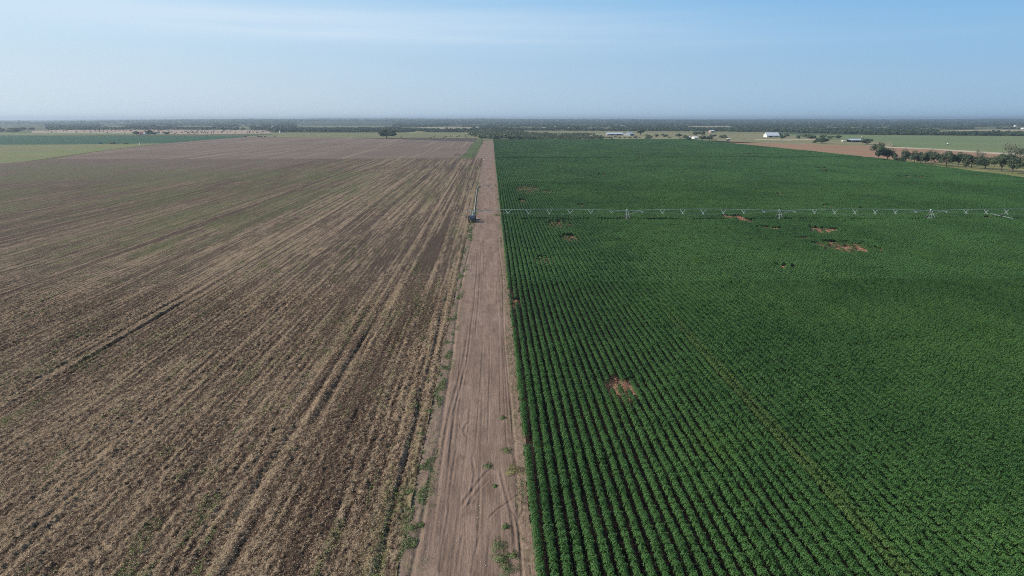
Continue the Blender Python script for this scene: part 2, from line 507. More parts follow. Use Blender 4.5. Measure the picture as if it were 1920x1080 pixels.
t = NT('corn_stubble_soil')
res = t.attr('litter'); gre = t.attr('weedy')
fine = t.noise((5.0, 3.6, 5.0), 3, .7)
mid = t.noise((1.1, .5, 1.1), 3, .65, off=(3, 9, 1))
soil = t.mix(t.rng(t.noise((.05, .03, .05), 3), .35, .65), (.074, .047, .033), (.104, .068, .048))
soil = t.mix(t.rng(fine, .35, .62, .75, 0), soil, (.034, .022, .016))
straw = t.mix(t.rng(mid, .3, .7), (.228, .164, .108), (.318, .238, .158))
f = t.math('ADD', t.math('MULTIPLY', res, .9), t.math('MULTIPLY', t.math('SUBTRACT', fine, .5), 2.3))
col = t.mix(t.rng(f, .12, .82), soil, straw)
gf = t.math('MULTIPLY', t.math('MULTIPLY', gre, .85), t.rng(t.math('ADD', fine, t.math('MULTIPLY', mid, .4)), .5, .85))
sp = t.n('ShaderNodeSeparateXYZ'); t.l(t.pos(), sp.inputs[0])
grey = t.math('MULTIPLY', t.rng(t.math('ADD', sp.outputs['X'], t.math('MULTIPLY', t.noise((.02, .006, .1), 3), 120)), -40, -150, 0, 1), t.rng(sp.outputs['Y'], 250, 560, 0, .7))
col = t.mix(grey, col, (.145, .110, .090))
col = t.mix(t.math('MULTIPLY', gf, .9), col, (.105, .130, .045))
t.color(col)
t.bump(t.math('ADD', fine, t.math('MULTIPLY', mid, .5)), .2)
M_stub = t.m

# fine ground close by, coarser beyond: one sheet of soil
s = .135
xs = np.arange(-130, -7.2, s); ys = np.arange(33, 150.01, s)
gx, gy = np.meshgrid(xs, ys)
x, y = gx.ravel(), gy.ravel()
keep = x > -(.76 * y + 14)
v = np.stack([x, y, stub_h(x, y)], 1)
v[:, 0] += RNG.uniform(-.03, .03, len(x)); v[:, 1] += RNG.uniform(-.03, .03, len(x)) * (y < 149)
v, f, _ = prune(v, grid_faces(len(xs), len(ys)), keep, [])
xs2 = np.concatenate([np.arange(-372.0, -140, .508), np.arange(-139.7, -7.2, .254)]); ys2 = np.concatenate([np.arange(ys[-1], 300, 3.0), np.arange(300, Y_TRACK - 2, 6.0), [Y_TRACK - 1.2]])
gx, gy = np.meshgrid(xs2, ys2)
v2 = np.stack([gx.ravel(), gy.ravel(), stub_h(gx.ravel(), gy.ravel())], 1)
v2, f2, _ = prune(v2, grid_faces(len(xs2), len(ys2)), v2[:, 0] > -380 - v2[:, 1] * 0, [])
# the part of the field beside and behind the close-up grid
xs3 = np.linspace(-372, -8, 183); ys3 = np.linspace(-40, ys[-1], 96)
gx, gy = np.meshgrid(xs3, ys3)
v3 = np.stack([gx.ravel(), gy.ravel(), np.full(gx.size, -.02)], 1)
v3, f3, _ = prune(v3, grid_faces(len(xs3), len(ys3)), (v3[:, 0] < -(.76 * v3[:, 1] + 14) + 2.5) | (v3[:, 1] < 34.5), [])
V = np.concatenate([v, v2, v3]); Fc = np.concatenate([f, f2 + len(v), f3 + len(v) + len(v2)])
a, b, c = stub_maps(V[:, 0], V[:, 1])
b = b * (1 - .0 * c)
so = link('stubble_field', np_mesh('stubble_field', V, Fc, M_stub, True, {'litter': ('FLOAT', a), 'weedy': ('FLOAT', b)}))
tag(so, kind='structure')

# corn litter lying on the soil
n = 760000
y = 36 + 112 * RNG.random(n) ** 1.35
x = -8.2 - RNG.random(n) * (.76 * y + 4)
a, b, c = stub_maps(x, y)
k = RNG.random(n) < (.30 + .55 * a) * (1 - .6 * sst(110, 150, y))
x, y, a = x[k], y[k], a[k]
z = stub_h(x, y) + RNG.uniform(.0, .05, len(x))
nn = RNG.normal(size=(len(x), 3)) * .55 + np.array([-.15, 0, 1])
q, fq = leaf_quads(np.stack([x, y, z], 1), nn, RNG.uniform(.035, .13, len(x)) * (1 + y / 200), RNG, .32)
t = NT('dry_corn_litter')
w = t.n('ShaderNodeTexWhiteNoise'); w.noise_dimensions = '1D'
isl = t.n('ShaderNodeNewGeometry').outputs['Random Per Island']
t.color(t.mix(isl, (.075, .052, .036), (.60, .46, .30)))
lo = link('corn_litter', np_mesh('corn_litter', q, fq, t.m))
tag(lo, 'straw coloured corn litter strewn over the dark soil of the stubble field', 'crop litter', kind='stuff')

# green volunteer weeds in the stubble
n = 300000
y = 36 + 150 * RNG.random(n) ** 1.25
x = -8.2 - RNG.random(n) * (.76 * y + 4)
a, b, c = stub_maps(x, y)
spot = sst(.68, .78, vn(x / .7, y / 5.0, 51) * .72 + vn(x / 4, y / 22, 52) * .35)
k = RNG.random(n) < (.75 * spot + .16 * b)
x, y = x[k], y[k]
q, fq = leaf_quads(np.stack([x, y, stub_h(x, y) + RNG.uniform(.02, .16, len(x))], 1), RNG.normal(size=(len(x), 3)) * .6 + np.array([0, 0, .8]), RNG.uniform(.06, .16, len(x)) * (1 + y / 250), RNG, .6)
M_weed = foliage('weed_leaves', (.075, .125, .030), (.125, .175, .048), var_scale=.6)
wo_ = link('field_weeds', np_mesh('field_weeds', q, fq, M_weed))
tag(wo_, 'low green weeds sprouting in streaks across the brown stubble field', 'weeds', kind='stuff')

# tilled field beyond the cross track, and the track itself
tl = [(-372, Y_TRACK + 1.0)] + [tuple(p)[:2] for p in P((200, 281.5), (310, 269), (462, 256.4), (640, 258.2), (740, 260.8), (888.5, 265.3), (882, 274), (874, 286), (862, 296.4))] + [(-26, Y_TRACK + 1.0)]
sheet('tilled_field', [(a, b, 0) for a, b in tl], .03, M_tilled)
M_ctrack = field('cross_track_soil', (.10, .085, .055), (.075, .085, .04), s1=.05, s2=.6)
sheet('cross_track', [(-372, Y_TRACK - 1.6, 0), (-372, Y_TRACK + 1.2, 0), (-9, Y_TRACK + 1.2, 0), (-9, Y_TRACK - 1.6, 0)], .036, M_ctrack)

# ------------------------------------------------------------------ dirt road and its verges
def curve_x(k, y):
    """wheel ruts along the road: x of the k-th rut at y"""
    base = [-4.9, -4.4, -3.5, -2.9, -1.9, -1.2, -.1, .5, 1.3, 2.0, 2.5][k]
    return base + .5 * np.sin(y / (38 + 5 * k) + k * 1.7) + .25 * (vn(y / 11, y * 0, 60 + k) - .5)
def poly_dist(x, y, pl):
    best = np.full(x.shape, 9e9); uu = np.zeros(x.shape); n = len(pl) - 1
    for i in range(n):
        ax, ay = pl[i]; bx, by = pl[i + 1]
        L2 = (bx - ax) ** 2 + (by - ay) ** 2
        t_ = np.clip(((x - ax) * (bx - ax) + (y - ay) * (by - ay)) / L2, 0, 1)
        d = np.hypot(x - ax - t_ * (bx - ax), y - ay - t_ * (by - ay))
        m = d < best
        best = np.where(m, d, best); uu = np.where(m, (i + t_) / n, uu)
    return best, uu
RUTS = [([tuple(G(a, b))[:2] for a, b in pl], w, d) for pl, w, d in (
    (((862, 955), (874, 935), (893, 908), (912, 886), (930, 871)), .13, .07), (((868, 962), (882, 940), (900, 916), (920, 895)), .10, .05),
    (((878, 962), (884, 925), (890, 890), (884, 850)), .11, .06), (((911, 976), (930, 958), (955, 940), (985, 917)), .10, .06),
    (((936, 868), (942, 900), (950, 930), (958, 960), (964, 1000), (966, 1050)), .12, .07), (((960, 955), (968, 972), (972, 990)), .10, .08), (((980, 940), (981, 955), (974, 972)), .09, .07),
    (((884, 790), (874, 796), (870, 808), (874, 818), (884, 822)), .15, .06), (((868, 788), (885, 784), (905, 780)), .09, .05), (((845, 775), (832, 830), (822, 900), (812, 980), (800, 1080)), .16, .075), (((838, 760), (824, 830), (815, 900), (804, 990), (792, 1080)), .14, .06),
    (((880, 600), (868, 680), (852, 740), (838, 790), (828, 840)), .14, .06), (((886, 600), (875, 680), (860, 740), (846, 790)), .12, .05), (((852, 780), (846, 830), (843, 880)), .2, .06),
    (((893, 720), (905, 718), (930, 716)), .1, .03), (((893, 742), (910, 738), (935, 735)), .1, .03), (((840, 1000), (834, 1040), (826, 1080)), .16, .06), (((846, 930), (838, 980), (828, 1030), (822, 1080)), .09, .05), (((858, 830), (846, 900), (838, 960)), .1, .05),
    (((905, 640), (902, 700), (896, 780), (890, 860)), .08, .04), (((918, 620), (918, 700), (916, 780), (914, 850)), .08, .04), (((941, 620), (944, 700), (947, 780), (950, 840)), .07, .06), (((935, 600), (937, 700), (939, 790)), .07, .05),
    (((897, 450), (893, 520), (888, 580), (878, 640)), .12, .06), (((903, 450), (900, 520), (896, 580), (890, 640)), .12, .05), (((900, 1000), (890, 1040), (884, 1080)), .1, .05), (((920, 990), (915, 1040), (912, 1080)), .09, .045), (((868, 1000), (860, 1040), (856, 1080)), .1, .05))]
def road_h(x, y):
    z = .035 * (fbm(x / 1.3, y / 3, 41, 3) - .5) + .012 * (vn(x / .2, y / .3, 42) - .5)
    tr = np.zeros_like(x)
    for k in range(11):
        d = x - curve_x(k, y)
        on = sst(.42, .75, vn(y / 22, y * 0 + k * 3.1, 70 + k)) * (.35 + .65 * vn(y / 3, y * 0 + k, 75))
        g = np.exp(-(d / .085) ** 2) * on
        z = z - .036 * g + .018 * np.exp(-((np.abs(d) - .19) / .07) ** 2) * on
        tr = np.maximum(tr, g * .8)
    for pl, wd, dp in RUTS:
        dp = dp * 1.05
        d, u = poly_dist(x, y, pl)
        on = sst(0, .15, u) * (1 - sst(.85, 1, u)) * (.4 + .6 * vn(x / .5, y / .5, 77))
        g = np.exp(-(d / wd) ** 2) * on
        z = z - dp * g + .5 * dp * np.exp(-((np.abs(d) - 2.0 * wd) / (.8 * wd)) ** 2) * on
        tr = np.maximum(tr, g * .8)
    wv = .9 * (vn(y / 6, y * 0, 45) - .5) + .5 * (vn(y / 1.6, y * 0, 46) - .5)
    verge = np.maximum(sst(-5.2, -6.2, x + wv), sst(1.75, 2.4, x + wv))
    z = z + verge * (.07 * (vn(x / .35, y / .5, 43) - .4) + .05 * (vn(x / .9, y / 1.4, 44) - .5))
    z = z - .10 * np.exp(-((x + 6.05 + .3 * np.sin(y / 17)) / .22) ** 2) - .07 * np.exp(-((x - 2.0 + .2 * np.sin(y / 13)) / .13) ** 2)
    return z, tr, verge
t = NT('packed_dirt')
a1 = t.rng(t.noise((.55, .05, .3), 5, .65), .32, .68)
col = t.mix(a1, (.178, .124, .096), (.300, .212, .166))
col = t.mix(t.rng(t.noise((2.6, .10, 1), 3, .6, off=(1, 2, 3)), .48, .68, 0, .6), col, (.15, .105, .080))
col = t.mix(t.rng(t.noise((.10, .05, 1), 3, .6, off=(8, 2, 3)), .5, .7, 0, .5), col, (.285, .215, .175))
mott = t.noise((.9, .33, .9), 5, .7, off=(2, 6, 1))
col = t.mix(t.rng(mott, .50, .66, 0, .6), col, (.125, .085, .064))
col = t.mix(t.rng(mott, .33, .46, .5, 0), col, (.335, .245, .19))
grain = t.noise((5, 4, 5), 4, .75)
col = t.mix(t.rng(grain, .3, .7, .35, 0), col, (.15, .105, .082))
vg = t.attr('verge')
col = t.mix(t.math('MULTIPLY', vg, t.rng(t.noise((1.2, .8, 1.2), 4, .7, off=(4, 4, 4)), .42, .62)), col, (.20, .16, .105))
col = t.mix(t.math('MULTIPLY', vg, t.rng(t.noise((.5, .12, .5), 4, .7, off=(14, 4, 4)), .54, .7, 0, .55)), col, (.115, .125, .055))
clod = t.noise((2.2, 1.6, 2.2), 4, .75, off=(6, 1, 2))
col = t.mix(t.math('MULTIPLY', vg, t.rng(clod, .52, .62, 0, .7)), col, (.095, .066, .05))
col = t.mix(t.math('MULTIPLY', vg, t.rng(clod, .33, .42, .55, 0)), col, (.36, .275, .205))
col = t.mix(t.math('MULTIPLY', t.attr('rut'), .55), col, (.11, .078, .06))
t.color(col); t.bump(t.math('ADD', grain, t.math('MULTIPLY', t.noise((7, .5, 3), 3, .6), .6)), .07)
M_road = t.m
sx = .09
xs = np.arange(-7.3, 3.45, sx); ys = np.concatenate([np.arange(31, 95, .11), np.arange(95, 170, .2), np.arange(170, 400, .8), np.arange(400, Y_TRACK + 510, 4.0)])
gx, gy = np.meshgrid(xs, ys); x, y = gx.ravel(), gy.ravel()
z, tr, vg = road_h(x, y)
fade = 1 - sst(140, 260, y)
ro = link('dirt_road', np_mesh('dirt_road', np.stack([x, y, z * fade + .01], 1), grid_faces(len(xs), len(ys)), M_road, True, {'rut': ('FLOAT', tr * (.35 + .65 * fade)), 'verge': ('FLOAT', vg)}))
tag(ro, kind='structure')
sheet('dirt_road_end', [(-14, Y_TRACK, 0), (-11, 1085, 0), (3.4, 1085, 0), (3.4, Y_TRACK, 0)], -.015, M_road)
sheet('green_strip', P((859, 297.6), (872, 289), (881, 276), (889, 264.5), (899, 260.4), (906, 260.4), (901.5, 270), (897, 279), (889, 285), (884.5, 297.6)), .05, M_strip)
M_salt = plain('pale_spoil', (.46, .40, .33), .95, sc=.4)
sheet('pale_spoil', P((893, 298.6), (893, 299.6), (908, 299.6), (908, 298.6)), .045, M_salt)

# small stones on the road
n = 160
q = MB()
for i in range(n):
    yy = 38 + 70 * random.random() ** 1.5; xx = random.uniform(-6.8, 3.0); r = random.uniform(.02, .055)
    zz = float(road_h(np.array([xx]), np.array([yy]))[0][0]) + .01
    q.lathe((xx, yy, zz + r * .4), [(r * .6, -r * .6), (r, -.1 * r), (r * .75, r * .5), (r * .2, r * .7)], 'Z', 6)
so = q.build('gravel', plain('pale_stone', (.50, .44, .36), .9), None)
tag(so, 'small pale stones scattered on the bare dirt road', 'gravel', kind='stuff')

def verge_noise(x, y): return vn(x / .8, y / 2.2, 81) * .6 + vn(x / 2, y / 9, 82) * .5
n = 90000
yy = 36 + 330 * RNG.random(n) ** 2.0
xx = np.where(RNG.random(n) < .72, RNG.normal(-6.6, .55, n), RNG.normal(2.5, .35, n))
k = (verge_noise(xx, yy) > .66) & (xx > -8.6) & (xx < 3.1) & (RNG.random(n) < np.where(xx > 0, .35, 1))
xx, yy = xx[k], yy[k]
zz = road_h(xx, yy)[0] + RNG.uniform(.02, .2, len(xx)) * RNG.random(len(xx))
q, fq = leaf_quads(np.stack([xx, yy, zz], 1), RNG.normal(size=(len(xx), 3)) * .6 + np.array([0, 0, .8]), RNG.uniform(.06, .15, len(xx)) * (1 + yy / 200), RNG, .5)
vo = link('verge_weeds', np_mesh('verge_weeds', q, fq, foliage('verge_weed_leaves', (.07, .115, .04), (.125, .165, .06), var_scale=.5)))
tag(vo, 'thin green weeds creeping along both edges of the dirt road', 'weeds', kind='stuff')

# ------------------------------------------------------------------ scatter by geometry nodes (for stuff only)
def scatter(name, pts, rot, scl, var, sources):
    """one object whose points carry copies of the source meshes"""
    c = bpy.data.collections.new(name + "_sources")
    for i, me in enumerate(sources):
        c.objects.link(bpy.data.objects.new("%s_source_%03d" % (name, i), me))
    me = np_mesh(name, pts, np.zeros((0, 4)), None, attrs={'rot': ('FLOAT_VECTOR', rot), 'scl': ('FLOAT_VECTOR', scl)})
    at = me.attributes.new('var', 'INT', 'POINT'); at.data.foreach_set('value', np.ascontiguousarray(var, np.int32))
    o = link(name, me)
    g = bpy.data.node_groups.new(name + "_scatter", 'GeometryNodeTree')
    g.interface.new_socket('Geometry', in_out='INPUT', socket_type='NodeSocketGeometry')
    g.interface.new_socket('Geometry', in_out='OUTPUT', socket_type='NodeSocketGeometry')
    N = g.nodes.new
    gi = N('NodeGroupInput'); go = N('NodeGroupOutput'); ip = N('GeometryNodeInstanceOnPoints'); ci = N('GeometryNodeCollectionInfo')
    ci.inputs['Collection'].default_value = c; ci.inputs['Separate Children'].default_value = True; ci.inputs['Reset Children'].default_value = True
    ip.inputs['Pick Instance'].default_value = True
    def na(nm, ty):
        n = N('GeometryNodeInputNamedAttribute'); n.data_type = ty; n.inputs['Name'].default_value = nm
        return n.outputs['Attribute']
    e2r = N('FunctionNodeEulerToRotation')
    lk = g.links.new
    lk(gi.outputs[0], ip.inputs['Points']); lk(ci.outputs[0], ip.inputs['Instance']); lk(na('var', 'INT'), ip.inputs['Instance Index'])
    lk(na('rot', 'FLOAT_VECTOR'), e2r.inputs[0]); lk(e2r.outputs[0], ip.inputs['Rotation']); lk(na('scl', 'FLOAT_VECTOR'), ip.inputs['Scale'])
    lk(ip.outputs[0], go.inputs[0])
    m = o.modifiers.new("scatter", 'NODES'); m.node_group = g
    return o

# ------------------------------------------------------------------ the row crop on the right
ROW0, PITCH_R = 3.42, 1.016
Y_END = 1140.0
def x_edge(y): return np.interp(y, [25, 330, 383, 588, 700, 1140], [290, 296, 302, 329, 330.5, 329.5])
# bare patches where the stand has died: pixel centre, half width and half height in the photo
patches = []
PATCH_PX = ((1163, 731, 31, 21), (1590, 466, 52, 11), (1612, 471, 20, 8), (1550, 435, 34, 7), (1473, 504, 19, 6), (1018, 489, 20, 6), (964, 570, 11, 5),
                       (1047, 423, 24, 7), (1066, 448, 18, 5), (988, 356, 24, 7), (1030, 360, 22, 3), (979, 379, 9, 3), (1090, 388, 9, 4), (1372, 408, 20, 4),
                       (1396, 416, 14, 6), (1428, 428, 16, 3), (1455, 431, 14, 2), (1508, 449, 22, 2), (1545, 457, 10, 3), (1556, 389, 12, 3), (1605, 392, 10, 2.6),
                       (1465, 366, 9, 2), (1720, 333, 32, 2.2), (1690, 333, 10, 2), (1540, 317, 16, 1.6), (1548, 322, 10, 1.4), (1400, 290, 16, 1.1), (1210, 291, 34, 1.2), (1390, 302, 22, .9),
                       (1130, 329, 9, 1.6), (1858, 411, 12, 3), (1815, 408, 8, 2.4), (1176, 411, 7, 2.5), (1459, 411, 9, 3), (1742, 411, 9, 3))
for px, py, hw, hh in PATCH_PX:
    p = G(px, py); a = G(px, py - hh); b = G(px, py + hh)
    patches.append((p.x, (a.y + b.y) / 2, hw * mpp(p) * .95, (a.y - b.y) / 2))
def bare0(x, y):
    m = np.zeros_like(x)
    for cx, cy_, rx, ry in patches:
        m = np.maximum(m, 1.25 - np.hypot((x - cx) / rx, (y - cy_) / ry))
    return m
def bare(x, y):
    m0 = bare0(x, y)
    m = m0 + 1.15 * (vn(x / 1.05 + 3, y / 2.0, 91) - .5) + .7 * (vn(x / 3.2 + 3, y / 6, 92) - .5)
    return (m > .42) & (m0 > .12) & (hash2(np.round(x * 1.9), np.round(y * .9), 99) > np.where((x < 60) & (y > 150), .34, .04))
t = NT('crop_soil')
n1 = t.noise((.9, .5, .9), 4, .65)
wet_shade = t.mix(t.rng(n1, .35, .65), (.015, .010, .008), (.024, .015, .012))  # moist soil, coloured near black to include the shade between the rows
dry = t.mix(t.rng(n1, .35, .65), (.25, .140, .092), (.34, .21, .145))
col = t.mix(t.attr('bare'), wet_shade, dry)
col = t.mix(t.rng(t.noise((4, 3, 4), 3, .7), .4, .7, 0, .6), col, (.035, .02, .015))
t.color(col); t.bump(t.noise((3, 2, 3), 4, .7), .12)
gx, gy = np.meshgrid(np.linspace(0, 1, 260), np.concatenate([np.arange(25, 300, 1.5), np.arange(300, Y_END + 1, 5)]))
u, y = gx.ravel(), gy.ravel()
x = 3.0 + (x_edge(y) - 2.5) * u ** 1.3
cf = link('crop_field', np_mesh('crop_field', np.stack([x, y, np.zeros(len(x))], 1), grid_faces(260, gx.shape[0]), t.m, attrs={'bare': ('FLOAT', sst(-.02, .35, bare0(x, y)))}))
tag(cf, kind='structure')

t = NT('crop_leaves')
oi = t.n('ShaderNodeObjectInfo').outputs['Random']
isl = t.n('ShaderNodeNewGeometry').outputs['Random Per Island']
n1 = t.noise((.028, .018, .1), 4, .6)
n2 = t.noise((.35, .12, .3), 3, .6, off=(4, 8, 1))
f = t.math('ADD', t.math('MULTIPLY', t.rng(n1, .35, .65), .45), t.math('ADD', t.math('MULTIPLY', isl, .35), t.math('MULTIPLY', t.rng(n2, .35, .65), .25)))
col = t.mix(f, (.022, .069, .017), (.063, .148, .036))
col = t.mix(t.rng(t.noise((.06, .05, .1), 4, .65, off=(3, 1, 7)), .57, .72, 0, .45), col, (.062, .122, .020))
# two paler, yellowing rows
sp = t.n('ShaderNodeSeparateXYZ'); t.l(t.pos(), sp.inputs[0])
xr = t.math('ABSOLUTE', t.math('SUBTRACT', sp.outputs['X'], 29.9))
yel = t.math('MULTIPLY', t.rng(xr, .75, 1.1, 1, 0), t.rng(t.math('ADD', sp.outputs['Y'], t.math('MULTIPLY', n2, 60)), 110, 170, 1, 0))
col = t.mix(t.math('MULTIPLY', yel, .40), col, (.092, .130, .034))
col = t.mix(t.rng(isl, .93, .99, 0, .6), col, (.11, .16, .05))
t.color(col); t.b.inputs['Roughness'].default_value = .55; t.b.inputs['Specular IOR Level'].default_value = .2
M_crop = t.m

def row_piece(length, n, leaf, seed, h=1.0, w=.345, up=.25, sunward=-.05):
    """a length of dense leafy row: leaves through the canopy, more on its surface"""
    r = np.random.default_rng(seed)
    y = r.uniform(0, length, n)
    a = r.uniform(-.42 * math.pi, .42 * math.pi, n) * r.uniform(.55, 1.15, n)
    lump = .70 + .60 * vn(y / .30 + seed * 9.7, a * 1.1 + 4, seed)
    rad = np.where(r.random(n) < .8, r.uniform(.84, 1.06, n), r.uniform(.3, .85, n)) * lump
    x = np.sin(a) * w * rad * 1.04
    z = .10 + np.cos(a) ** .6 * h * rad * .92
    nn = np.stack([np.sin(a) * .9, r.normal(size=n) * .25, np.cos(a) + up], 1) + np.array([-.83, 0, .56]) * sunward + r.normal(size=(n, 3)) * .55
    v, f = leaf_quads(np.stack([x, y - length / 2, z], 1), nn, r.uniform(.75, 1.3, n) * leaf, r, .8)
    return np_mesh('leafy_row', v, f, M_crop)
src = [row_piece(1.0, 560, .098, 100 + i) for i in range(8)] + [row_piece(2.0, 600, .14, 200 + i, .90, .38, .65, .45) for i in range(6)] + [row_piece(5.0, 760, .21, 300 + i, .86, .43, 1.0, .9) for i in range(6)]

P_, R_, S_, V_ = [], [], [], []
nrow = int((332 - ROW0) / PITCH_R)
for step, y0, y1, base, cnt in ((1.0, 30, 135, 0, 8), (2.0, 135, 360, 8, 6), (5.0, 360, Y_END, 14, 6)):
    yy = np.arange(y0 + step / 2, y1, step)
    ii, yy = np.meshgrid(np.arange(nrow), yy); ii = ii.ravel(); yy = yy.ravel()
    xx = ROW0 + ii * PITCH_R
    k = (xx < .84 * yy + 22) & (xx < x_edge(yy) - .3)
    ii, xx, yy = ii[k], xx[k], yy[k]
    wob = .07 * (vn(yy / 4, ii * 1.0, 93) - .5) + .12 * (vn(yy / 40, ii * 0, 94) - .5)
    cut = bare(xx, yy) | ((ii == 0) & (vn(yy / 2.2, ii, 98) > .86)) | (np.abs(yy - Y_TRACK - 1) < 3.4)
    # plants left out along a strip under the irrigation line
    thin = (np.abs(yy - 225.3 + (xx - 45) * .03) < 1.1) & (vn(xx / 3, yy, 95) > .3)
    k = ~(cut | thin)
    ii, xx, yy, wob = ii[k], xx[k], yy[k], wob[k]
    n = len(xx)
    vig = .86 + .24 * vn(xx / 3.4, yy / 5.2, 96) + .14 * (fbm(xx / 18, yy / 26, 97) - .5) * 2
    flip = np.zeros(n)
    P_.append(np.stack([xx + wob, yy, np.zeros(n)], 1)); R_.append(np.stack([np.zeros(n), np.zeros(n), flip + RNG.normal(0, .015, n)], 1))
    sw = np.clip(vig * RNG.uniform(.93, 1.07, n), .62, 1.13)
    S_.append(np.stack([sw, np.full(n, 1.04), np.clip(vig * RNG.uniform(.9, 1.1, n), .6, 1.25)], 1)); V_.append(base + RNG.integers(0, cnt, n))
crop = scatter('crop_plants', np.concatenate(P_), np.concatenate(R_), np.concatenate(S_), np.concatenate(V_), src)
tag(crop, 'dense dark green row crop filling the field right of the dirt road', 'row crop', kind='stuff')

# withered plants left standing in the bare patches
n = 90000
idx = RNG.integers(0, len(patches), n)
pa = np.array(patches)[idx]
xx = pa[:, 0] + RNG.normal(0, .55, n) * pa[:, 2]; yy = pa[:, 1] + RNG.normal(0, .55, n) * pa[:, 3]
xx = ROW0 + np.round((xx - ROW0) / PITCH_R) * PITCH_R + RNG.normal(0, .17, n)
k = bare(xx, yy); xx, yy = xx[k], yy[k]
q, fq = leaf_quads(np.stack([xx, yy, RNG.uniform(.02, .34, len(xx))], 1), RNG.normal(size=(len(xx), 3)) + np.array([0, 0, .4]), RNG.uniform(.08, .2, len(xx)) * (1 + yy / 300), RNG, .35)
t = NT('withered_leaves')
isl = t.n('ShaderNodeNewGeometry').outputs['Random Per Island']
t.color(t.mix(isl, (.26, .125, .075), (.48, .31, .20)))
dw = link('withered_plants', np_mesh('withered_plants', q, fq, t.m))
tag(dw, 'withered tan and reddish plants in the bare patches of the green crop', 'dead plants', kind='stuff')

# ------------------------------------------------------------------ trees
M_bark = plain('bark', (.10, .08, .065), .95, var=.3, sc=4)
M_treeA = foliage('dark_tree_leaves', (.034, .054, .030), (.060, .085, .042), var_scale=.25)
M_treeB = foliage('grey_green_leaves', (.055, .078, .045), (.085, .11, .055), var_scale=.12)
M_treeC = foliage('mesquite_leaves', (.062, .088, .036), (.10, .125, .05), var_scale=.12)
M_treeG = foliage('sparse_grey_leaves', (.075, .085, .06), (.12, .125, .085), var_scale=.3)
M_bushY = foliage('yellow_green_leaves', (.12, .16, .05), (.16, .19, .06), var_scale=.2)
def crown_mesh(name, mat, seed, n, leaf, r=(1, 1, 1), zc=1.0, blobs=10, loose=.28, flat=False):
    """leaf clumps spread through an uneven set of lobes; gaps between the lobes stay open"""
    g = np.random.default_rng(seed)
    cs = g.normal(size=(blobs, 3)); cs /= np.linalg.norm(cs, axis=1, keepdims=True)
    cs *= g.uniform(.35, .80, (blobs, 1)); cs[:, 2] *= .9
    if flat: cs[:, 2] = np.abs(cs[:, 2]) - .3
    rs = g.uniform(.24, .44, blobs)
    k = g.integers(0, blobs, n)
    d = g.normal(size=(n, 3)); d /= np.linalg.norm(d, axis=1, keepdims=True)
    rad = g.uniform(.55, 1.0, (n, 1)) ** .6 * (1 + loose * g.normal(size=(n, 1)) * .5)
    c = cs[k] + d * rs[k][:, None] * rad
    nn = d * .8 + c * .5 + g.normal(size=(n, 3)) * .55 + np.array([0, 0, .25])
    c = c * np.array(r) + np.array([0, 0, zc])
    c[:, 2] = np.maximum(c[:, 2], leaf * .3)
    v, f = leaf_quads(c, nn, g.uniform(.6, 1.4, n) * leaf, g, .8)
    return np_mesh(name, v, f, mat)
def trunk_mesh(seed, h, r, spread, top):
    g = random.Random(seed); m = MB()
    m.tube([(0, 0, -.3), (0, 0, .2), (g.uniform(-.1, .1), g.uniform(-.1, .1), h)], [r * 1.4, r, r * .75], 7)
    for k in range(6):
        a = k * 1.05 + g.uniform(-.3, .3)
        e = (math.cos(a) * spread * g.uniform(.5, .9), math.sin(a) * spread * g.uniform(.5, .9), top * g.uniform(.7, .95))
        m.tube([(0, 0, h * .9), (e[0] * .5, e[1] * .5, (h + e[2]) * .48), e], [r * .6, r * .4, r * .12], 5)
    me = bpy.data.meshes.new('trunk'); me.from_pydata(m.v, [], m.f); me.materials.append(M_bark); me.update()
    return me
TREE = {}
def tree_kind(key, mat, n, leaf, r, zc, h, tr, blobs, seeds, loose=.28, flat=False):
    TREE[key] = [(crown_mesh('crown', mat, s, n, leaf, r, zc, blobs, loose, flat), trunk_mesh(s, h, tr, r[0], zc + r[2] * .5)) for s in seeds]
tree_kind('orchard', M_treeA, 2100, .50, (4.2, 4.2, 3.5), 4.7, 2.0, .22, 14, (1, 2, 3, 4, 5, 6))
tree_kind('sparse', M_treeG, 700, .42, (4.2, 4.2, 4.0), 5.2, 2.2, .20, 12, (11, 12, 13), .5)
tree_kind('round', M_treeA, 1900, .72, (4.6, 4.6, 3.7), 4.3, 1.6, .30, 13, (21, 22, 23))
tree_kind('bush', M_treeB, 1100, .65, (4.4, 4.4, 2.6), 2.3, .7, .18, 10, (31, 32, 33))
tree_kind('green', M_treeC, 1200, .65, (4.4, 4.4, 3.2), 3.3, 1.2, .22, 11, (41, 42, 43))
tree_kind('yellow', M_bushY, 420, .45, (3.6, 3.6, 1.8), 1.5, .4, .12, 8, (51,))
tree_cnt = [0]
SIZE = {'orchard': (8.4, 8.4), 'sparse': (8.4, 9.4), 'round': (9.2, 8.2), 'bush': (8.8, 5.0), 'green': (8.8, 6.6), 'yellow': (7.2, 3.3)}
def tree(name, key, px, py, w, h, label, cat='tree', group=None):
    """w, h: width and height in photo pixels; the foot stands on the ground at (px, py)"""
    p = G(px, py, 0); m = mpp(p); tree_cnt[0] += 1
    i = tree_cnt[0]
    cm, tm = TREE[key][i % len(TREE[key])]
    r = empty(name, (p.x, p.y, -.08), i * 2.399)
    sw, sh = SIZE[key]
    big = 1.0 if key in ('orchard', 'sparse') else 1.14
    sx, sz = 1.18 * big * w * m / sw, 1.10 * big * h * m / sh
    r.scale = (sx, sx, sz)
    link('crown', cm, r); link('trunk', tm, r)
    return tag(r, label, cat, group)

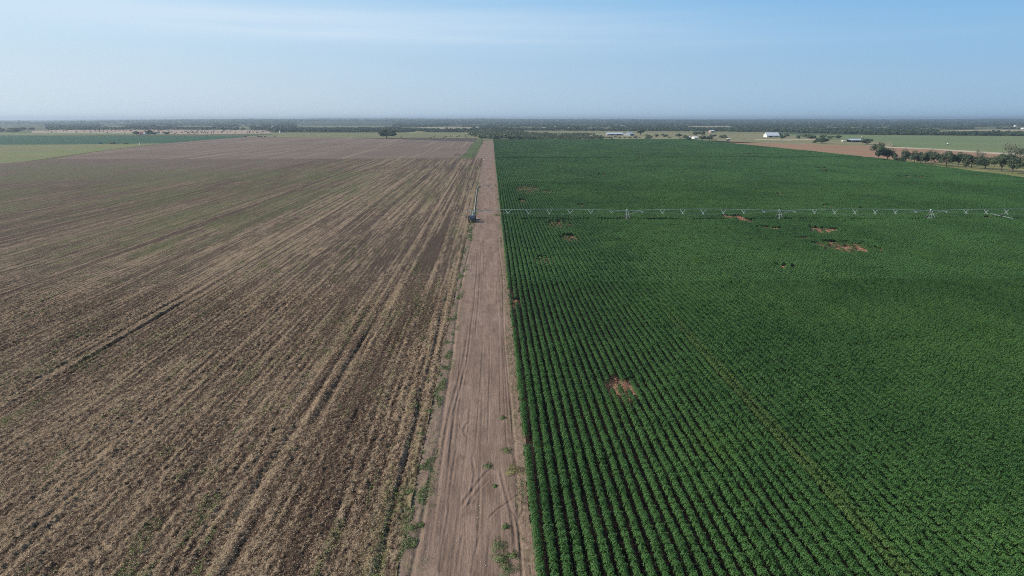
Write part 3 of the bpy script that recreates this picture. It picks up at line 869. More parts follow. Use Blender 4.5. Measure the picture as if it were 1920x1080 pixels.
GO = 'orchard trees along the right edge of the crop'
ords = 'first second third fourth fifth sixth seventh eighth ninth tenth eleventh twelfth thirteenth'.split()
front = [(1646, 301.0, 24, 27, 'largest dark orchard tree, standing at the left end of the tree row'),
         (1664, 300.5, 24, 19, 'spreading dark orchard tree touching the largest one at the row end'),
         (1696, 305.4, 19, 20, 'dark round orchard tree just right of the wide gap in the tree row'),
         (1714, 307.0, 18, 22, 'upright dark orchard tree, second to the right of the wide gap'),
         (1734, 309.0, 16, 19, 'narrow orchard tree on a bare stem, third right of the wide gap'),
         (1752, 310.4, 19, 22, 'orchard tree fourth right of the wide gap, tall and pale-topped'),
         (1774, 313.0, 25, 23, 'broad black-green orchard tree midway along the front of the tree row'),
         (1796, 312.6, 15, 22, 'slim orchard tree with a narrow top, right of the broad black-green one'),
         (1810, 315.0, 15, 20, 'orchard tree on a clear trunk, second right of the broad black-green one'),
         (1821, 315.2, 19, 22, 'grey-green orchard tree hanging low beside the clear-trunked one'),
         (1847, 317.0, 30, 19, 'low wide dome-shaped orchard tree with dry brush at its foot'),
         (1877, 321.0, 29, 28, 'tall full orchard tree with two stems showing below its crown'),
         (1898, 325.0, 20, 25, 'orchard tree standing nearest the camera, its foot by the track end'),
         (1921, 323.0, 18, 18, 'orchard tree cut by the right picture edge')]
for a in front:
    tree('orchard_tree', 'orchard', *a, group=GO)
back = [(1739, 304.5, 15, 17, 'orchard', 'back-row orchard tree showing between the third and fourth trees past the gap'),
        (1764, 306.0, 15, 18, 'orchard', 'back-row orchard tree filling in left of the broad black-green one'),
        (1786, 308.5, 13, 15, 'orchard', 'small back-row orchard tree right behind the broad black-green one'),
        (1804, 306.5, 16, 16, 'orchard', 'back-row orchard tree behind the slim narrow-topped one'),
        (1834, 306.0, 14, 23, 'sparse', 'thin grey half-bare tree rising behind the low dome-shaped one'),
        (1746, 304.0, 16, 20, 'sparse', 'half-bare grey tree rising behind the tall pale-topped orchard tree'),
        (1864, 313.0, 16, 17, 'sparse', 'pale thin tree between the dome-shaped and the two-stemmed orchard trees'),
        (1896, 309.0, 28, 36, 'sparse', 'tallest grey sparse tree towering at the back near the right edge'),
        (1917, 308.0, 18, 23, 'sparse', 'grey sparse tree at the back, cut by the right picture edge'),
        (1680, 301.5, 13, 10, 'bush', 'small grey bush standing in the wide gap of the tree row'),
        (1726, 306.5, 12, 13, 'green', 'light green shrubby tree between two dark orchard trees')]
for px, py, w, h, k, lab in back:
    tree('orchard_tree', k, px, py, w, h, lab, group=GO)
for px, py, w, h, k, lab in (
        (1948, 327, 22, 24, 'orchard', 'orchard tree just past the right picture edge'),):
    pass

# single trees and bushes around the farmsteads and field edges
GB = 'trees scattered round the farmsteads'
for nm, key, px, py, w, h, lab in (
        ('tree', 'round', 725, 259.0, 27, 13.5, 'lone dark round tree at the far edge of the tilled field'),
        ('tree', 'round', 1201, 253.2, 13, 11.5, 'dark pointed tree standing alone right of the long metal shed'),
        ('bush', 'bush', 1217, 259.6, 15, 6.5, 'dark low bush at the crop edge below the pointed tree'),
        ('bush', 'bush', 1192, 258.0, 5, 2.6, 'tiny dark bush between the long shed and the crop edge'),
        ('tree', 'bush', 1230, 256.6, 8, 4.5, 'small grey tree right of the dark low bush'),
        ('tree', 'bush', 1246, 256.6, 10, 5, 'leaning grey-green tree midway between the low bush and the farmhouse'),
        ('tree', 'round', 1273, 257.2, 11, 5.6, 'grey round tree left of the white-roofed farmhouse'),
        ('tree', 'green', 1285, 260.4, 9, 7.0, 'green tree hugging the left end of the white-roofed farmhouse'),
        ('tree', 'round', 1305, 254.6, 9, 6.5, 'rounded dark tree behind the white farmhouse roof'),
        ('tree', 'round', 1316.5, 254.0, 10, 6.8, 'dark tree above the small pale shed by the farmhouse'),
        ('tree', 'round', 1291.5, 262.4, 9, 4.4, 'dark low tree in front of the white-roofed farmhouse'),
        ('tree', 'green', 1317, 263.4, 12, 8.2, 'bright green bushy tree right of the farmhouse front yard'),
        ('tree', 'round', 1330, 263.4, 11, 7.4, 'blackish green tree at the right end of the farmyard clump'),
        ('tree', 'round', 1337, 257.4, 9, 4.8, 'grey-green tree behind the farmyard clump'),
        ('tree', 'bush', 1354, 258.8, 10, 5.4, 'grey tree standing in the open right of the farmyard clump'),
        ('tree', 'bush', 1361.5, 259.0, 6, 4.2, 'little tree touching the grey one right of the farmyard clump'),
        ('bush', 'yellow', 1341, 264, 6, 3, 'pale yellowish bush at the brown field edge by the farmyard'),
        ('bush', 'bush', 1365.5, 264.2, 5, 3.4, 'round bush in front of the small white box shed'),
        ('tree', 'green', 1463.5, 257, 6, 7, 'green tree against the right end of the white barn'),
        ('tree', 'round', 1467, 260.8, 9, 6.0, 'dark round tree right in front of the white barn end'),
        ('tree', 'bush', 1476, 255.6, 10, 4.6, 'grey flat tree behind the yard right of the white barn'),
        ('tree', 'bush', 1495, 259.6, 9, 5.4, 'grey-green tree second from the white barn in the yard'),
        ('tree', 'green', 1511, 257.0, 14, 4.8, 'wide olive tree at the edge of the pale green field'),
        ('tree', 'round', 1523, 261.0, 13, 5.4, 'dark wide tree on the bare yard right of the barn'),
        ('tree', 'green', 1543, 259.6, 15, 6.0, 'broad green tree beside the pale green field'),
        ('tree', 'green', 1557, 260.4, 10, 5.4, 'bushy green tree right of the broad one'),
        ('tree', 'round', 1572.5, 260.4, 8, 5.2, 'small round tree standing alone on the tan pasture'),
        ('tree', 'round', 1541, 268.6, 20, 8.4, 'large dark spreading tree at the upper edge of the brown field'),
        ('bush', 'bush', 1527, 267.6, 8, 3, 'faint scrub bush left of the large spreading tree'),
        ('tree', 'round', 1625, 270.6, 16, 8.4, 'dark round tree at the right end of the low open shed'),
        ('bush', 'bush', 23, 248, 18, 6.2, 'dark scrubby clump of trees by the track at the far left'),
        ('bush', 'bush', 40, 245.2, 12, 5.0, 'rounded grey clump at the foot of the leftmost pylon'),
        ('bush', 'bush', 2, 247.4, 8, 6.0, 'grey clump of trees cut by the left picture edge'),
        ('bush', 'bush', 60, 244.0, 13, 3.6, 'thin grey bushes right of the leftmost pylon'),
        ('tree', 'round', 312, 252.6, 9, 4.6, 'small dark tree right of the reddish farmhouse clump'),
        ('tree', 'round', 256, 252.4, 9, 4.6, 'purple-brown tree at the left end of the farmhouse clump'),
        ('tree', 'round', 279, 252.8, 16, 6.4, 'largest purple-grey tree of the farmhouse clump'),
        ('tree', 'round', 288, 252.8, 8, 4.0, 'low grey tree at the right end of the farmhouse clump'),
        ('bush', 'yellow', 208, 270.4, 7, 3.6, 'yellow-green bush at the near edge of the dark green field'),
        ('bush', 'round', 213.5, 270.4, 5, 3.2, 'dark bush touching the yellow-green one at the green field edge'),
        ('bush', 'yellow', 235, 270.2, 9, 3.2, 'pale yellow-green bush standing apart at the green field edge'),
        ('bush', 'bush', 461, 256.6, 5, 2.0, 'tiny dark bush at the sharp tip of the dark green field'),
        ('bush', 'bush', 388, 255.6, 4, 1.6, 'speck of a bush on the far edge of the dark green field'),
        ('bush', 'bush', 484, 257.0, 4, 2.4, 'leftmost of three dark bushes on the tilled field edge'),
        ('bush', 'bush', 490, 257.2, 5, 2.4, 'middle one of three dark bushes on the tilled field edge'),
        ('bush', 'bush', 496, 257.2, 5, 1.8, 'rightmost of three dark bushes on the tilled field edge'),
        ('bush', 'bush', 515, 256.8, 3, 2.2, 'single small dark bush right of the three on the field edge')):
    tree(nm, key, px, py, w, h, lab, 'bush' if nm == 'bush' else 'tree', GB)
for i, (px, py) in enumerate(((807.5, 258.8), (813, 257.0), (832, 258.6), (836, 256.6), (857, 257.2), (861, 255.6), (872, 255.8), (874.5, 259.2), (884, 255.2), (888, 254.6), (753, 258), (878, 253.4), (893, 255.0), (845, 256))):
    tree('bush', 'bush', px, py, 2.8, 1.9, 'dot-like dark bush on the dry olive pasture beyond the ploughed strip', 'bush', 'dot-like bushes on the olive pasture')

# ------------------------------------------------------------------ far woods and scrub that read as one mass
M_wood = foliage('woodland_leaves', (.036, .056, .027), (.056, .078, .036), var_scale=.02)
wsrc = [crown_mesh('woodland_crown', M_wood, 400 + i, 150, 1.7, (4.8, 4.8, 3.6), 3.3, 8, .3) for i in range(8)]
wsrc_s = [crown_mesh('scrub_crown', M_treeC if i % 2 else M_treeB, 450 + i, 260, 1.0, (4.4, 4.4, 3.2), 2.9, 8, .3) for i in range(6)]
specks = [(483.5, 237.5), (511, 237.8), (517.5, 237.8), (894.5, 239.0), (909.5, 238.8), (1040, 239.0), (1066.5, 240), (1165.5, 237), (1917, 241.5), (1903, 236.5), (703, 227.8), (676, 228.5)]
def scatter_woods(name, n, x0, x1, y0, y1, keepf, src, hsc, label, cat):
    px = RNG.uniform(x0, x1, n); py = RNG.uniform(y0, y1, n)
    k = keepf(px, py)
    for sx, sy in specks:
        k &= ~((np.abs(px - sx) < 4.2) & (py > sy - .6) & (py < sy + 2.2 + (H / 2000)))
    px, py = px[k], py[k]
    g = np.array([G(a, b)[:] for a, b in zip(px, py)])
    X, Y = g[:, 0], g[:, 1]
    z = np.where(Y > 3000, hill_z(X, Y), -.1)
    m = len(X)
    s = hsc(px, py) * RNG.uniform(.75, 1.3, m)
    sxy = s * RNG.uniform(.9, 1.5, m) * (1 + .5 * sst(2500, 6000, Y))
    o = scatter(name, np.stack([X, Y, z], 1), np.stack([np.zeros(m), np.zeros(m), RNG.uniform(0, 6.28, m)], 1), np.stack([sxy, sxy, s], 1), RNG.integers(0, len(src), m), src)
    return tag(o, label, cat, kind='stuff')
def inband(px, py, x0, x1, y0, y1): return (px > x0) & (px < x1) & (py > y0) & (py < y1)
def k_far(px, py):
    lim = np.interp(px, [-400, 84, 90, 500, 505, 890, 900, 970, 1040, 1440, 1640, 1770, 1920, 2300], [233, 233.5, 243.8, 243.6, 247.6, 248.0, 247.5, 245.0, 245.2, 247.4, 252.8, 254.2, 255.2, 257])
    k = py < lim
    gap = fbm(px / 46, py / 1.5, 201, 3)
    for a, b, c, d in STRIPS: k &= ~inband(px, py, a, b, c - .2, d + 2.4)
    k &= (gap > .40) | (py > lim - 2.6) | (py < 234)
    k &= ~inband(px, py, 556, 735, 231.4, 241.5 - (px - 640) * .004)
    k &= ~inband(px, py, 752, 888, 238.4, 244.0)
    k &= ~inband(px, py, 952, 1026, 238.4, 243.0)
    k &= ~inband(px, py, 1758, 2200, 243.2, 251.2)
    k &= ~inband(px, py, 1692, 1738, 242.6, 245.2)
    k &= ~inband(px, py, 186, 236, 232.0, 235.5) & ~inband(px, py, 290, 312, 235.5, 239)
    k &= ~inband(px, py, 690, 722, 227.0, 229.6) & ~inband(px, py, 505, 575, 226.3, 229)
    return k
scatter_woods('distant_woods', 46000, -420, 2330, 225.4, 257, k_far, wsrc, lambda a, b: .82 + .35 * vn(a / 17, b / 2, 205), 'hazy dark woods reaching from the far fields to the horizon', 'woods')
def k_scrub(px, py):
    top = np.interp(px, [880, 905, 960, 1000, 1110, 1140, 1300], [249.5, 247, 247, 250.5, 252.5, 257.5, 260.5])
    bot = np.interp(px, [880, 897, 903, 1000, 1130, 1200, 1290], [252.5, 258.5, 261.0, 261.0, 261.2, 261.6, 262.6])
    dens = np.interp(px, [1120, 1150, 1300], [1, .12, .1])
    return (py > top) & (py < bot) & (RNG.random(len(px)) < dens) & (fbm(px / 14, py / 3, 206, 2) > .33)
scatter_woods('scrub_belt', 3600, 880, 1300, 246, 263, k_scrub, wsrc_s, lambda a, b: np.interp(a, [880, 960, 1000, 1300], [1.15, 1.1, .78, .42]), 'grey-green scrub belt along the far end of the green crop', 'scrub')

# ------------------------------------------------------------------ linear irrigation machine
M_galv = plain('galvanised_steel', (.28, .33, .33), .42, .35, .1)
M_frame = plain('bright_galvanised', (.32, .37, .37), .55, .0, .1)
M_tower = plain('dull_galvanised', (.20, .24, .235), .6, .0, .15)
M_galvd = plain('weathered_steel', (.25, .29, .31), .5, .3, .15)
M_tyre = plain('tyre_rubber', (.022, .022, .024), .85)
M_engine = plain('dark_blue_paint', (.030, .038, .062), .4, spec=.5)
M_rust = plain('rusty_steel', (.22, .13, .09), .85, var=.3)
M_white = plain('white_paint', (.62, .63, .63), .5, var=.05)
def YL(x): return 226.4 - .028 * (x - 45)
mach = empty('irrigation_machine', (-6.6, YL(-6.6), 0))
tag(mach, 'long linear irrigation machine spanning the green crop on wheeled steel towers', 'irrigation machine')
def bmach(mb, name, mat, parent=mach):
    o = mb.build(name, mat, parent)
    off = Vector((-6.6, YL(-6.6), 0))
    o.data.transform(Matrix.Translation(-off))
    return o
towers = [45.2, 96.1, 146.8, 197.5]
ends = [-6.6] + towers
ZP = 3.25
def pipe_pt(a, b, u):
    x = a + (b - a) * u
    return Vector((x, YL(x), ZP + .50 * math.sin(math.pi * u)))
for si in range(4):
    a, b = ends[si], ends[si + 1]
    m = MB()
    a0 = a - 1.6 if si == 0 else a
    pts = ([Vector((a0, YL(a0), ZP))] if si == 0 else []) + [pipe_pt(a, b, i / 24) for i in range(25)]
    m.tube(pts, .095, 8)
    sp = bmach(m, 'pipe_span', M_galv)
    # truss: bowstring rods, struts in pairs, cross bars
    rods = MB()
    n = 7; front = []; rear = []
    s0 = b - a
    for k in range(n):
        u = (k + .75) / (n + .5)
        dep = 1.62 * math.sin(math.pi * min(1, max(0, u))) ** .62
        pa = pipe_pt(a, b, u - 1.0 / s0); pb = pipe_pt(a, b, u + 1.0 / s0); pm = pipe_pt(a, b, u)
        f = pm + Vector((0, -.85 * dep / 1.62, -dep)); r = pm + Vector((0, .85 * dep / 1.62, -dep))
        front.append(f); rear.append(r)
        q = MB(); q.tube([pa, f, r, pb], .075, 5); bmach(q, 'truss_frame', M_frame, sp)
    e0 = pipe_pt(a, b, 1.6 / s0); e1 = pipe_pt(a, b, 1 - 1.6 / s0)
    rods.tube([e0] + front + [e1] + rear[::-1] + [e0], .022, 5)
    bmach(rods, 'truss_rod', M_galvd, sp)
def wheel(cx, cy_, r, w, parent, axis='X'):
    m = MB(); m.lathe((cx, cy_, r), [(r * .62, -w * .5), (r * .92, -w * .5), (r, -w * .3), (r, w * .3), (r * .92, w * .5), (r * .62, w * .5)], axis, 22)
    o = bmach(m, 'wheel', M_tyre, parent)
    return o
for x in towers:
    y = YL(x); m = MB()
    top = Vector((x, y, ZP))
    for dx in (-.42, .55):
        for dy in (-1.9, 1.9):
            m.tube([top + Vector((dx * .5, dy * .08, -.05)), (x + dx, y + dy, .75)], .065, 6)
        m.tube([(x + dx * .8, y - .95, 2.0), (x + dx * .8, y + .95, 2.0)], .045, 5)
    m.box((x + .05, y, .72), (.18, 4.3, .2))
    m.tube([(x - .4, y - 1.9, .75), (x + .55, y - 1.9, .75)], .05, 5); m.tube([(x - .4, y + 1.9, .75), (x + .55, y + 1.9, .75)], .05, 5)
    # braces back to the span
    for dy in (-.9, .9):
        m.tube([(x + .5, y + dy, 1.9), (x + 4.4, YL(x + 4.4) + dy * .1, ZP + .12)], .05, 5)
    tw = bmach(m, 'drive_tower', M_tower)
    wheel(x + .05, y - 2.1, .66, .34, tw); wheel(x + .05, y + 2.1, .66, .34, tw)
    bx = MB(); bx.box((x - .05, y - .05, ZP + .30), (.34, .3, .3)); bx.tube([(x - .05, y - .05, ZP + .1), (x - .05, y - .05, ZP + .2)], .1, 6)
    bmach(bx, 'control_box', M_white, tw)
    mo_ = MB(); mo_.box((x + .05, y + .3, .95), (.3, .5, .28)); bmach(mo_, 'drive_motor', M_galvd, tw)
# boom hung below the third span
bx_ = 170.6; by = YL(bx_); m = MB()
m.tube([(bx_, by - 5.1, 1.35), (bx_, by + 5.1, 1.55)], .10, 7)
m.tube([(bx_, by - 5.1, 1.35), (bx_, by - 5.12, .55)], .06, 6)
m.tube([(bx_ - .9, by - .8, 2.2), (bx_, by - .3, 1.5)], .05, 5); m.tube([(bx_ + .9, by + .8, 2.2), (bx_, by + .3, 1.5)], .05, 5)
bo = bmach(m, 'boom', M_galv)
m = MB(); m.box((bx_, by - .1, 1.45), (.45, .6, .5)); bmach(m, 'boom_coupling', M_tyre, bo)

# the engine cart that pulls the machine along the road
cx, cyy = -6.55, 226.2
m = MB()
for dx in (-.85, .85): m.box((cx + dx, cyy + .6, .78), (.16, 8.4, .2))
for dy in (-3.3, -1.2, 1.0, 3.0, 4.6): m.box((cx, cyy + dy, .79), (1.6, .14, .16))
m.box((cx, cyy + 2.6, .92), (1.5, 3.6, .05))
for dx in (-.8, .8):
    for dy in (.3, 3.6): m.tube([(cx + dx, cyy + dy, .85), (cx + dx * .55, YL(cx), ZP + .1)], .075, 6)
    m.tube([(cx + dx * .85, cyy + .9, 1.7), (cx + dx * .85, cyy + 3.0, 1.7)], .05, 5)
m.tube([(cx - .8, cyy + 3.6, .9), (cx + .6, cyy + 1.5, 2.4)], .045, 5)
cart = bmach(m, 'cart', M_galv)
m = MB(); m.tube([(cx + .35, cyy + 4.4, .55), (cx + .35, cyy + 2.2, 1.1), (cx + .3, cyy + .4, 1.7), (cx + .2, YL(cx), ZP - .1)], .15, 9)
m.lathe((cx - .2, YL(cx), ZP), [(.2, -.12), (.2, .12)], 'X', 12)
bmach(m, 'riser_pipe', M_galv, cart)
m = MB()
m.prism([(-4.0, .9), (-1.1, .9), (-1.1, 2.15), (-2.9, 2.15), (-3.75, 1.85), (-4.0, 1.4)], -.82, .82, 'X', (cx + .12, cyy, 0))
m.box((cx + .95, cyy - 2.3, 1.15), (.34, 1.7, .6)); m.tube([(cx + .4, cyy - 1.8, 2.1), (cx + .4, cyy - 1.8, 2.8), (cx + .4, cyy - 2.0, 2.95)], .06, 7)
bmach(m, 'engine_housing', M_engine, cart)
m = MB(); m.box((cx - .5, cyy - .75, 1.55), (.55, .5, .7)); bmach(m, 'control_panel', M_white, cart)
m = MB(); m.lathe((cx + .1, cyy + 2.9, 1.35), [(.42, -.8), (.45, -.72), (.45, .72), (.42, .8)], 'Y', 14); bmach(m, 'fuel_tank', M_galvd, cart)
for dx in (-.98, .98):
    for dy in (-3.2, 4.3): wheel(cx + dx, cyy + dy, .62, .36, cart)
m = MB(); m.lathe((cx - 1.3, cyy - .4, 1.25), [(.42, -.14), (.62, -.14), (.66, -.06), (.66, .06), (.62, .14), (.42, .14)], 'X', 20)
bmach(m, 'spare_wheel', M_tyre, cart)

# drag hose lying on the road, hydrant at its far end
hp = [G(889.5, 409.4)] + [G(a, b) for a, b in ((889.2, 402), (890.6, 388), (892.0, 374), (893.6, 361), (895.2, 353), (897.2, 350.2), (900, 349.3), (905, 349.0), (912, 348.7), (919.4, 348.5))]
pts = []
for i in range(len(hp) - 1):
    for k in range(6):
        u = k / 6
        p0, p1, p2, p3 = hp[max(i - 1, 0)], hp[i], hp[i + 1], hp[min(i + 2, len(hp) - 1)]
        pts.append(.5 * ((2 * p1) + (p2 - p0) * u + (2 * p0 - 5 * p1 + 4 * p2 - p3) * u * u + (3 * p1 - p0 - 3 * p2 + p3) * u ** 3))
pts = [Vector((p.x, p.y, .17)) for p in pts + [hp[-1]]]
m = MB(); m.tube(pts, .15, 8)
ho = m.build('drag_hose', plain('hose_rubber', (.34, .33, .32), .7, var=.15), None, True)
tag(ho, 'long grey drag hose lying along the dirt road behind the irrigation cart', 'hose')
p = G(921.2, 353.0)
hy = empty('hydrant', (p.x, p.y, 0)); tag(hy, 'dark leaning hydrant pipe beside the end of the drag hose', 'hydrant')
m = MB(); m.tube([(-.25, -3.2, .12), (.15, -.6, .3), (.3, .2, .95)], .11, 8); m.tube([(.3, .2, 0), (.3, .2, 1.0)], .13, 8); m.build('pipe', M_galvd, hy)
m = MB(); m.lathe((.3, .2, 1.0), [(.2, 0), (.2, .1), (.06, .14), (.06, .3), (.22, .31), (.22, .35)], 'Z', 10); m.build('valve', M_rust, hy)
p = G(877.8, 391)
ms = empty('marker_stake', (p.x, p.y, 0)); tag(ms, 'short white marker stake at the stubble edge behind the irrigation cart', 'stake')
m = MB(); m.box((0, 0, .5), (.16, .16, 1.0)); m.build('post', M_white, ms)
m = MB(); m.box((.02, -.09, .9), (.3, .015, .28)); m.build('plate', M_white, ms)

# ------------------------------------------------------------------ weed clumps one can tell apart along the road
def weed_mesh(seed, n, r, h):
    g = np.random.default_rng(seed)
    a = g.uniform(0, 6.28, n); q = g.random(n) ** .5
    lobe = 1 + .35 * np.sin(a * 3 + seed) + .2 * np.sin(a * 5)
    c = np.stack([np.cos(a) * q * r * lobe, np.sin(a) * q * r * 1.3 * lobe, h * g.random(n) ** .7 * (1 - .7 * q) + .03], 1)
    v, f = leaf_quads(c, np.stack([np.cos(a), np.sin(a), np.full(n, .9)], 1) + g.normal(size=(n, 3)) * .5, g.uniform(.05, .15, n), g, .4)
    return v, f
M_wc = foliage('clump_leaves', (.065, .115, .038), (.110, .165, .055), var_scale=.8)
M_wy = foliage('yellow_clump_leaves', (.12, .15, .04), (.20, .20, .055), var_scale=1.2)
def weed(px, py, r, h, label, mat=M_wc):
    p = G(px, py); z = float(road_h(np.array([p.x]), np.array([p.y]))[0][0]) if p.x < 3.2 else 0
    v, f = weed_mesh(int(px * 7 + py), int(800 * r * r + 260), r, h * .8)
    o = link('weed_bush', np_mesh('weed_bush', v, f, mat), None, (p.x, p.y, max(z, 0)))
    tag(o, label, 'weed', 'weed clumps beside the dirt road')
weed(965, 882, .85, .75, 'largest yellow-green weed clump by the crop edge where ruts fork', M_wy)
weed(935, 1022, .65, .45, 'upper of the green weed clumps on the right road edge in the foreground')
weed(940, 1046, .7, .45, 'green weed clump second from the bottom on the right road edge')
weed(952, 1066, .75, .5, 'bottom green weed clump on the right road edge in the foreground')
weed(963, 1042, .42, .35, 'small weed clump between the foreground clumps and the crop row')
weed(948, 988, .35, .3, 'small round weed beside the forked tyre ruts')
weed(916, 874, .5, .25, 'flat straggling weed patch in the middle of the road by the big clump')
weed(950, 845, .5, .35, 'green weed above the big yellow-green clump by the crop edge')
weed(943, 784, .4, .3, 'lone weed on the right road edge, well above the big clump')
weed(928, 912, .22, .2, 'tiny weed on bare dirt below the big yellow-green clump')
weed(792, 876, .5, .35, 'green weed on the left road edge level with the big clump')
weed(771, 922, .5, .4, 'bushy green weed against the stubble edge, left of the road')
weed(773, 990, .5, .35, 'green weed on the left road edge near the bottom')
weed(789, 985, .3, .25, 'small weed in the left ruts near the bottom')
weed(806, 772, .45, .35, 'leafy weed on the left verge, highest of the near ones')
weed(790, 815, .4, .3, 'weed on the left verge midway between two leafy ones')
weed(831, 690, .6, .35, 'long green weed patch on the left verge beside smooth road')
weed(846, 600, .6, .4, 'dense green weed on the left verge level with the notch in the crop')
weed(865, 518, .8, .4, 'big green weed stretch on the left verge below the irrigation cart')
weed(931, 404, 1.2, .6, 'yellowish weed patch beneath the irrigation pipe at the crop edge', M_wy)
weed(956, 571, .5, .4, 'yellowing weed tuft in the notch at the crop edge', M_wy)

# ------------------------------------------------------------------ farm buildings and small far things
M_metalroof = plain('pale_metal_roof', (.44, .50, .58), .5, .0, .06, .3)
M_whitewall = plain('white_wall', (.66, .66, .65), .7, var=.06)
M_greywall = plain('grey_metal_wall', (.30, .33, .36), .6, .1)
M_open = plain('dark_opening', (.035, .035, .04), .8)  # near-black stands in for the shade inside openings; dark shed walls share it
M_cream = plain('cream_concrete', (.58, .50, .38), .85)
M_redroof = plain('red_brown_roof', (.22, .10, .085), .8, var=.2)
M_pinkwall = plain('pinkish_wall', (.46, .30, .26), .8)
def gable(name, px, py, wpx, hpx, depth, roof_share, rz, label, wall=M_whitewall, roof=M_metalroof, shade_panels=(), cat='barn', group=None, side_shade_panels=()):
    p = G(px, py); mm = mpp(p)
    Lh = wpx * mm / 2; h = hpx * mm; e = h * (1 - roof_share); d = depth / 2
    r = empty(name, (p.x, p.y, -.1), rz); tag(r, label, cat, group)
    m = MB(); m.prism([(-d, 0), (d, 0), (d, e), (0, h - .12), (-d, e)], -Lh, Lh, 'X'); m.build('wall', wall, r)
    o = d * .1
    m = MB()
    for s in (-1, 1):
        a = math.atan2(h - e, d)
        m.prism([(s * (d + o), e - o * (h - e) / d + .02), (s * (d + o), e - o * (h - e) / d + .26), (0, h + .26), (0, h + .02)], -Lh - .5, Lh + .5, 'X')
    m.build('roof', roof, r)
    for x0, x1, z1 in shade_panels:
        m = MB(); m.box(((x0 + x1) / 2 * Lh, -d - .02, z1 * e / 2 + .1), ((x1 - x0) * Lh, .08, z1 * e)); m.build('door', M_open, r)  # flat dark panel, its colour stands in for a shaded opening
    for y0, y1, z1 in side_shade_panels:
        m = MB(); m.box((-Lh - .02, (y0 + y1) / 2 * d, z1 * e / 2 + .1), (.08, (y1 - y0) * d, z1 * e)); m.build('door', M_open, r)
    return r
gable('barn', 1446, 257.2, 21.5, 7.9, 17, .60, 0, 'big white barn with pale metal roof and dark openings, in the right distance', shade_panels=((-.72, -.10, .78), (.05, .20, .78), (.36, .55, .78), (.66, .86, .78)), side_shade_panels=())
gable('long_shed', 1152, 253.6, 29, 4.8, 16, .45, .04, 'long low metal shed with shiny pale roof behind the crop', M_greywall, M_metalroof, shade_panels=((-.5, -.2, .7), (.2, .7, .7)), cat='shed')
gable('metal_shed', 1179, 254.2, 15, 6.4, 15, .5, .9, 'gabled metal shed joined to the right of the long low one', M_greywall, M_metalroof, shade_panels=((-.4, .5, .8),), cat='shed')
gable('farmhouse', 1302, 260.0, 8.0, 4.2, 11, .5, .35, 'white-roofed farmhouse among dark trees at the far crop corner', M_whitewall, M_white, shade_panels=((-.3, -.1, .7), (.3, .55, .7)), cat='house')
gable('small_shed', 1290, 258.2, 6, 2.8, 5, .4, 0, 'small white shed left of the white-roofed farmhouse', M_whitewall, M_white, shade_panels=((-.3, .2, .8),), cat='shed')
gable('small_shed', 1315.5, 256.8, 6, 2.6, 5, .35, .1, 'small pale shed below the dark tree behind the farmhouse', M_whitewall, M_white, shade_panels=((.1, .6, .8),), cat='shed')
gable('small_shed', 1366, 261.6, 4.6, 2.4, 4, .3, 0, 'small white box shed alone in the pasture left of the barn', M_whitewall, M_white, shade_panels=((-.2, .3, .8),), cat='shed')
gable('pole_barn', 1334, 248.4, 7, 4.2, 14, .4, .1, 'pink-walled barn with pale roof at the edge of the far woods', M_pinkwall, M_metalroof, shade_panels=((-.1, .6, .8),), cat='barn')
gable('farmhouse', 267, 253.2, 7.5, 5.2, 10, .5, .2, 'reddish-brown roofed farmhouse hidden among purple-grey trees at the left', M_pinkwall, M_redroof, shade_panels=((-.5, -.2, .7),), cat='house')
gable('small_shed', 271.4, 253.4, 2.4, 4.0, 4, .4, .1, 'tall narrow white shed at the right end of the reddish farmhouse', M_whitewall, M_white, cat='shed')
gable('small_shed', 1581, 265.2, 5, 2.2, 4, .4, .3, 'little cream shed left of the low open shed', M_cream, M_white, cat='shed')
# low open-fronted shed with posts
p = G(1607, 266.2); mm = mpp(p)
r = empty('open_shed', (p.x, p.y, -.1), .02); tag(r, 'long low open shed with pale flat roof and dark front on the tan pasture', 'shed')
w = 27 * mm / 2
m = MB(); m.prism([(-7, 2.6), (7, 4.2), (7, 4.45), (-7, 2.85)], -w, w, 'X'); m.build('roof', M_metalroof, r)
m = MB(); m.box((0, 6.7, 2.0), (2 * w - .4, .15, 4.0)); m.build('wall', M_open, r)  # back wall coloured near black for the shade inside the shed
for k in range(9):
    m = MB(); m.box((-w + .3 + k * (2 * w - .6) / 8, -6.6, 1.3), (.25, .25, 2.6)); m.build('post', M_greywall, r)
gable('small_shed', 1619, 262.6, 9, 2.6, 8, .4, -.15, 'dark-roofed shed behind the right end of the low open shed', M_open, M_greywall, cat='shed')
# feed bunk: long low cream trough below the white barn
p0, p1 = G(1416, 262.6), G(1464, 262.9)
c = (p0 + p1) / 2; Ln = (p1 - p0).length
r = empty('feed_bunk', (c.x, c.y, -.1), math.atan2(p1.y - p0.y, p1.x - p0.x)); tag(r, 'long low cream concrete feed bunk lying in front of the white barn', 'feed bunk')
m = MB(); m.box((0, -.5, .65), (Ln, .2, 1.3)); m.box((0, .9, .75), (Ln, .2, 1.5)); m.box((0, .2, .3), (Ln, 1.2, .15)); m.box((-Ln / 2 - .1, .2, .7), (.2, 1.6, 1.4)); m.box((Ln / 2 + .1, .2, .7), (.2, 1.6, 1.4)); m.build('trough', M_cream, r)
m = MB()
for k in range(16): m.box((-Ln / 2 + 1 + k * (Ln - 2) / 15, 1.15, 1.1), (.15, .15, 2.2))
m.build('rail', M_cream, r)
